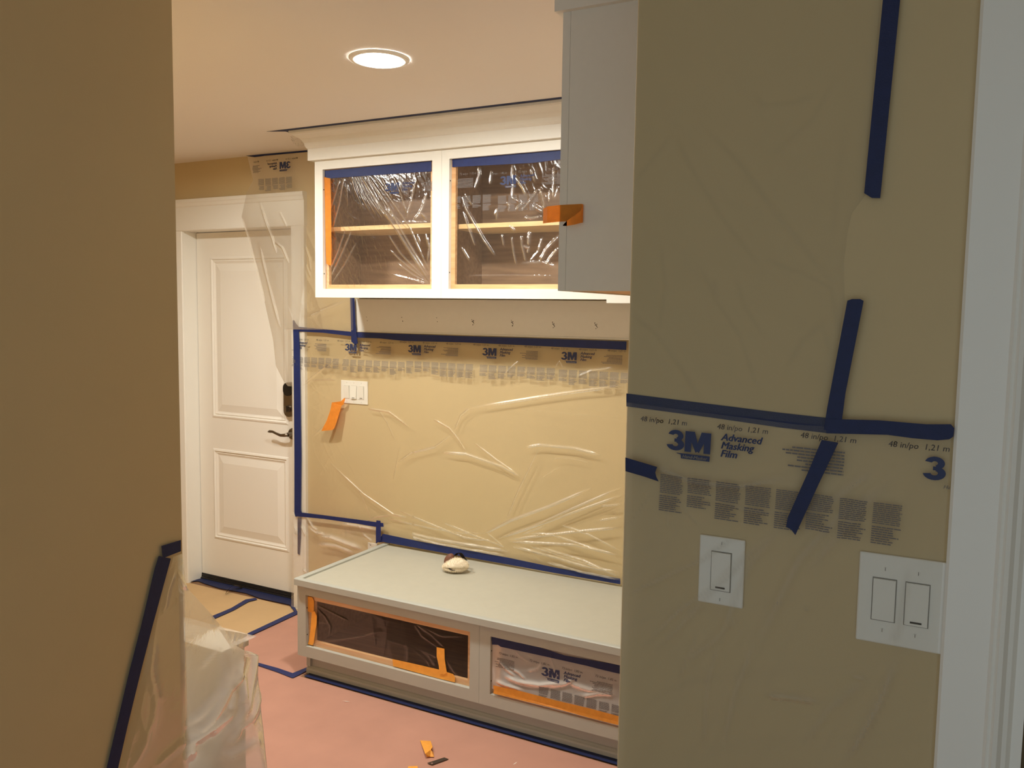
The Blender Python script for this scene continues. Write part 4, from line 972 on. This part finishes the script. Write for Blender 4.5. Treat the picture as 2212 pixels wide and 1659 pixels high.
# orange tape at the switch plate
bm = bmesh.new()
cps = [((744, 859.5), (746, 861), .012), ((736, 867), (742, 874), .014), ((717, 869.5), (738, 876), .013), ((713, 888), (733, 893), .022), ((705, 910), (726, 915), .030), ((697, 925), (722, 925), .036), ((694.5, 931), (718, 929), .038)]
a = [bm.verts.new(pix(*p[0], 1, -p[2]-.018)) for p in cps]; b = [bm.verts.new(pix(*p[1], 1, -p[2]-.018)) for p in cps]
for i in range(len(cps)-1): bm.faces.new((a[i], a[i+1], b[i+1], b[i]))
bmesh.ops.solidify(bm, geom=bm.faces[:], thickness=.0005)
bm_done('masking_tape', bm, ORANGE, label='orange tape strip dangling from the triple switch plate', cat='tape')
# bench opening tapes
yb_ = BYF+.0185
def btape(pts, lab, m=ORANGE, d=.0035): return px_poly('masking_tape', pts, 1, yb_-d, BK, m, .0005, label=lab, cat='tape')
bz = lambda p: zz(640, 1270, 5.395, p)
btape(bz([(122, 97), (185, 108), (207, 150), (205, 250), (205, 285), (180, 290), (165, 282), (122, 270)]), 'upper orange tape piece at the closed side of the brown bench opening')
btape(bz([(182, 285), (215, 270), (240, 330), (235, 430), (215, 560), (205, 640), (190, 668), (135, 655), (150, 600), (165, 500)]), 'lower curled orange tape piece at the side of the brown bench opening', d=.006)
btape(bz([(1120, 828), (1400, 890), (1700, 960), (1830, 1005), (1850, 1040), (1850, 1100), (1640, 1050), (1130, 910)]), 'horizontal orange tape piece along the bottom of the brown bench opening')
btape(bz([(1637, 690), (1727, 708), (1730, 830), (1755, 990), (1720, 1010), (1670, 1000), (1660, 900), (1637, 800)]), 'short vertical orange tape piece crossing another at the brown bench opening', d=.006)
by = lambda p: zz(1040, 1360, 5.55, p)
btape(by([(125, 85), (700, 215), (1000, 310), (1615, 418), (1700, 440), (1700, 540), (1615, 520), (1400, 470), (1270, 435), (800, 330), (230, 205), (200, 183), (125, 178)]), 'wide dark blue tape along the top of the lettered bench opening', NAVY, .0135)
bm = bmesh.new(); T1 = [pix(x, y, 1, yb_-.014) for x, y in by([(140, 668), (500, 745), (900, 850), (1300, 945), (1615, 1030), (1800, 1075)])]; T2 = [pix(x, y, 1, yb_-.018) for x, y in by([(150, 730), (500, 825), (900, 930), (1300, 1020), (1615, 1100), (1800, 1145)])]; T3 = [pix(x, y, 1, yb_-.022) for x, y in by([(140, 765), (500, 855), (900, 950), (1300, 1060), (1615, 1140), (1800, 1190)])]
rr = [[bm.verts.new(p) for p in T] for T in (T1, T2, T3)]
for A_, B_ in zip(rr, rr[1:]):
    for i in range(5): bm.faces.new((A_[i], A_[i+1], B_[i+1], B_[i]))
bmesh.ops.solidify(bm, geom=bm.faces[:], thickness=.0005)
bm_done('masking_tape', bm, ORANGE, label='long folded orange tape along the bottom of the lettered bench opening', cat='tape')
# hall wall tapes
ht = lambda p, off, lab, m=NAVY: px_poly('masking_tape', p, 1, YO-off, BK, m, .0005, label=lab, cat='tape')
ht(zz(1340, 0, 1.929, [(1096, -20), (1168, -20), (1083, 826), (1048, 825), (1016, 805)]), .009, 'long vertical blue tape strip high on the hall wall')
ht(zz(1340, 0, 1.929, [(946, 1253), (965, 1246), (1000, 1246), (1014, 1254), (938, 1640), (925, 1740), (920, 1808), (848, 1790), (862, 1700)]), .0135, 'slanted vertical blue tape strip meeting the horizontal tape on the hall wall')
ht(zz(1320, 800, 2.765, [(92, 138), (600, 202), (1000, 252), (1290, 284), (1290, 375), (1000, 340), (600, 282), (92, 215)]), .0010, 'horizontal blue tape under film on the hall wall, reaching the corner')
ht(zz(1320, 800, 2.765, [(1285, 290), (1600, 298), (1880, 322), (2030, 322), (2050, 345), (2045, 395), (2020, 412), (1950, 418), (1800, 405), (1650, 385), (1285, 376)]), .0145, 'horizontal blue tape strip on the hall wall, reaching the door casing')
ht(zz(1320, 800, 2.765, [(1258, 415), (1358, 432), (1240, 680), (1101, 984), (1075, 950), (1045, 935), (1055, 880), (1180, 600)]), .0200, 'slanted blue tape piece with torn end hanging below the horizontal tape on the hall wall')
ht(zz(1320, 800, 2.765, [(86, 520), (276, 577), (264, 610), (270, 635), (285, 664), (200, 635), (86, 602)]), .0200, 'short torn blue tape piece at the hall wall corner')
# hall left wall tapes
lt = lambda p, off, lab: px_poly('masking_tape', p, 0, XL+off, (1, 0, 0), NAVY, .0005, label=lab, cat='tape')
lt(zz(200, 1130, 3.136, [(448, 222), (490, 232), (530, 240), (500, 350), (410, 680), (330, 990), (240, 1360), (165, 1690), (88, 1690), (160, 1380), (250, 1000), (330, 690), (420, 310)]), .0065, 'long slanted blue tape strip on the left hall wall holding draped film')
lt(zz(200, 1130, 3.136, [(466, 155), (598, 114), (598, 190), (475, 238), (470, 200)]), .0068, 'short blue tape piece around the left hall wall corner')

# ------------------------------------------------------------------ slipper and floor scraps
sc = pix(978, 1240, 2, .442); SX, SY, SZ = sc[0], sc[1]+.03, .4422
sl = empty('slipper', (SX, SY, SZ), 'small fluffy cream sheepskin slipper with brown leather, lying on the bench top', 'slipper')
def fur_body():
    bm = bmesh.new(); bmesh.ops.create_icosphere(bm, subdivisions=4, radius=1); rng = random.Random(5)
    for v in bm.verts:
        x, y, z = v.co
        w = 1-.12*x; top = z if z > 0 else z*.72
        zz_ = top*.031*(1+.18*math.sin(2.2*x+1))+.0235
        groove = .011*math.exp(-((z+.12+.16*x)/.13)**2)*(y < 0)
        X = x*.060; Y = y*(.037-groove*1.2)*w
        n = .0012*math.sin(37*x+11*y)+.0012*math.sin(29*z-13*x+17*y)+rng.uniform(-.0007, .0007)
        L_ = Vector((X, Y, zz_-.0225)).normalized()
        v.co = Vector((X, Y, max(.0005, zz_)))+L_*n
    rot = Matrix.Rotation(.30, 4, 'Z') @ Matrix.Rotation(-.13, 4, 'Y')
    for v in bm.verts: v.co = rot @ v.co
    mz = min(v.co.z for v in bm.verts)
    for v in bm.verts: v.co = v.co+Vector((SX, SY, SZ-mz+.0004))
    return bm
fb = fur_body()
tips = []
rngf = random.Random(6); vl = list(fb.verts); fb.normal_update()
for k in range(5200):
    v = rngf.choice(vl)
    if v.co.z > SZ+.004: tips.append((v.co.copy(), v.normal.copy()))
body_o = bm_done('fur_body', fb, FUR, sl, smooth=True)
bm = bmesh.new()
for c, n in tips:
    d = (n+Vector((rngf.uniform(-.6, .6), rngf.uniform(-.6, .6), rngf.uniform(-.5, .4)))).normalized(); u = d.orthogonal().normalized()*.0005
    c = c+Vector((rngf.uniform(-.002, .002), rngf.uniform(-.002, .002), rngf.uniform(-.002, .002)))
    a_, b_, t_ = bm.verts.new(c-u), bm.verts.new(c+u), bm.verts.new(c+d*rngf.uniform(.003, .0055)); bm.faces.new((a_, b_, t_))
bm_done('fur', bm, FUR, sl, kind='stuff')
bm = bmesh.new(); bmesh.ops.create_icosphere(bm, subdivisions=3, radius=1)
for v in bm.verts:
    v.co = Vector((SX-.050+v.co.x*.023+.010*v.co.z, SY+.018+v.co.y*.022, SZ+.045+v.co.z*.031))
bm_done('leather_heel', bm, LEATHER, sl, smooth=True)
bm = bmesh.new(); pts = []
for k in range(9):
    t = k/8; pts.append((SX-.034+.060*t, SY+.030, SZ+.062+.022*math.sin(math.pi*min(1, t*1.25))-.012*t))
r1 = [bm.verts.new(p) for p in pts]; r2 = [bm.verts.new((p[0]+.004, p[1]+.022, p[2]-.003)) for p in pts]
for i in range(8): bm.faces.new((r1[i], r1[i+1], r2[i+1], r2[i]))
bmesh.ops.solidify(bm, geom=bm.faces[:], thickness=.002)
bm_done('strap', bm, DARKLE, sl, smooth=True)
bm = bmesh.new()
sp0 = pix(969, 1236, 1, SY-.045); sp1 = pix(985, 1238, 1, SY-.043)
add_tube(bm, [(SX-.022, SY-.034, SZ+.022), (SX-.015, SY-.037, SZ+.0265), (SX-.008, SY-.038, SZ+.022), (SX+.003, SY-.036, SZ+.0185), (SX+.014, SY-.032, SZ+.0195)], [.001, .0028, .0022, .0018, .0008], 8)
bm_done('cord', bm, DARKLE, sl)

ps = lambda p: zz(860, 1560, 13.825, p)
bm = bmesh.new(); zf = .0065
o1 = [(655, 545), (970, 565), (1030, 740), (975, 830), (810, 945)]
P1 = [pix(x, y, 2, zf+.012 if i < 3 else zf+.016) for i, (x, y) in enumerate(ps(o1))]
P1[0][2] = zf; P1[1][2] = zf
P1[0] = pix(*ps([o1[0]])[0], 2, zf); P1[1] = pix(*ps([o1[1]])[0], 2, zf)
bm.faces.new([bm.verts.new(p) for p in P1])
o2 = [(810, 945), (975, 830), (1050, 900), (1070, 1040), (960, 1030), (850, 1030)]
P2 = [pix(*q, 2, zf+.016 if i < 2 else zf) for i, q in enumerate(ps(o2))]
bm.faces.new([bm.verts.new(p) for p in P2])
bmesh.ops.triangulate(bm, faces=bm.faces[:]); bmesh.ops.solidify(bm, geom=bm.faces[:], thickness=.0005)
bm_done('tape_scrap', bm, ORANGE, label='folded orange tape scrap on the pink floor paper beside a metal strip', cat='tape')
px_poly('tape_scrap', ps([(300, 1320), (580, 1315), (600, 1440), (620, 1560), (330, 1580), (290, 1440)]), 2, zf, UP, ORANGE, .0008, label='small flat orange tape scrap on the pink floor paper', cat='tape')
bm = bmesh.new(); q4 = [pix(x, y, 2, zf) for x, y in ps([(870, 1225), (1380, 1058), (1505, 1108), (1010, 1280)])]
add_poly(bm, q4, UP, .0012); ms = bm_done('metal_strip', bm, STEEL, label='small flat metal strip with a hole on the pink floor paper', cat='metal strip')
hc = pix(*ps([(1012, 1228)])[0], 2, zf+.0013); bm = bmesh.new(); add_cyl(bm, hc, UP, .0032, .0003, 14); bm_done('hole', bm, PINK, ms)
for (a_, b_, lab) in ((((740, 1514), (756, 1516)), 'w', 'white paint fleck on the pink floor paper near the plinth'), (((1108, 1652), (1117, 1646)), 'w', 'white paint fleck on the pink floor paper by the hall corner')):
    A_, B_ = pix(*a_[0], 2, zf), pix(*a_[1], 2, zf); d = (B_-A_); nn = np.array([-d[1], d[0], 0]); nn = nn/np.linalg.norm(nn)*.0022
    bm = bmesh.new(); add_poly(bm, [A_, (A_+B_)/2-nn, B_, (A_+B_)/2+nn*.6], UP, .0005); bm_done('paint_fleck', bm, PLASTIC, label=lab, cat='paint fleck')
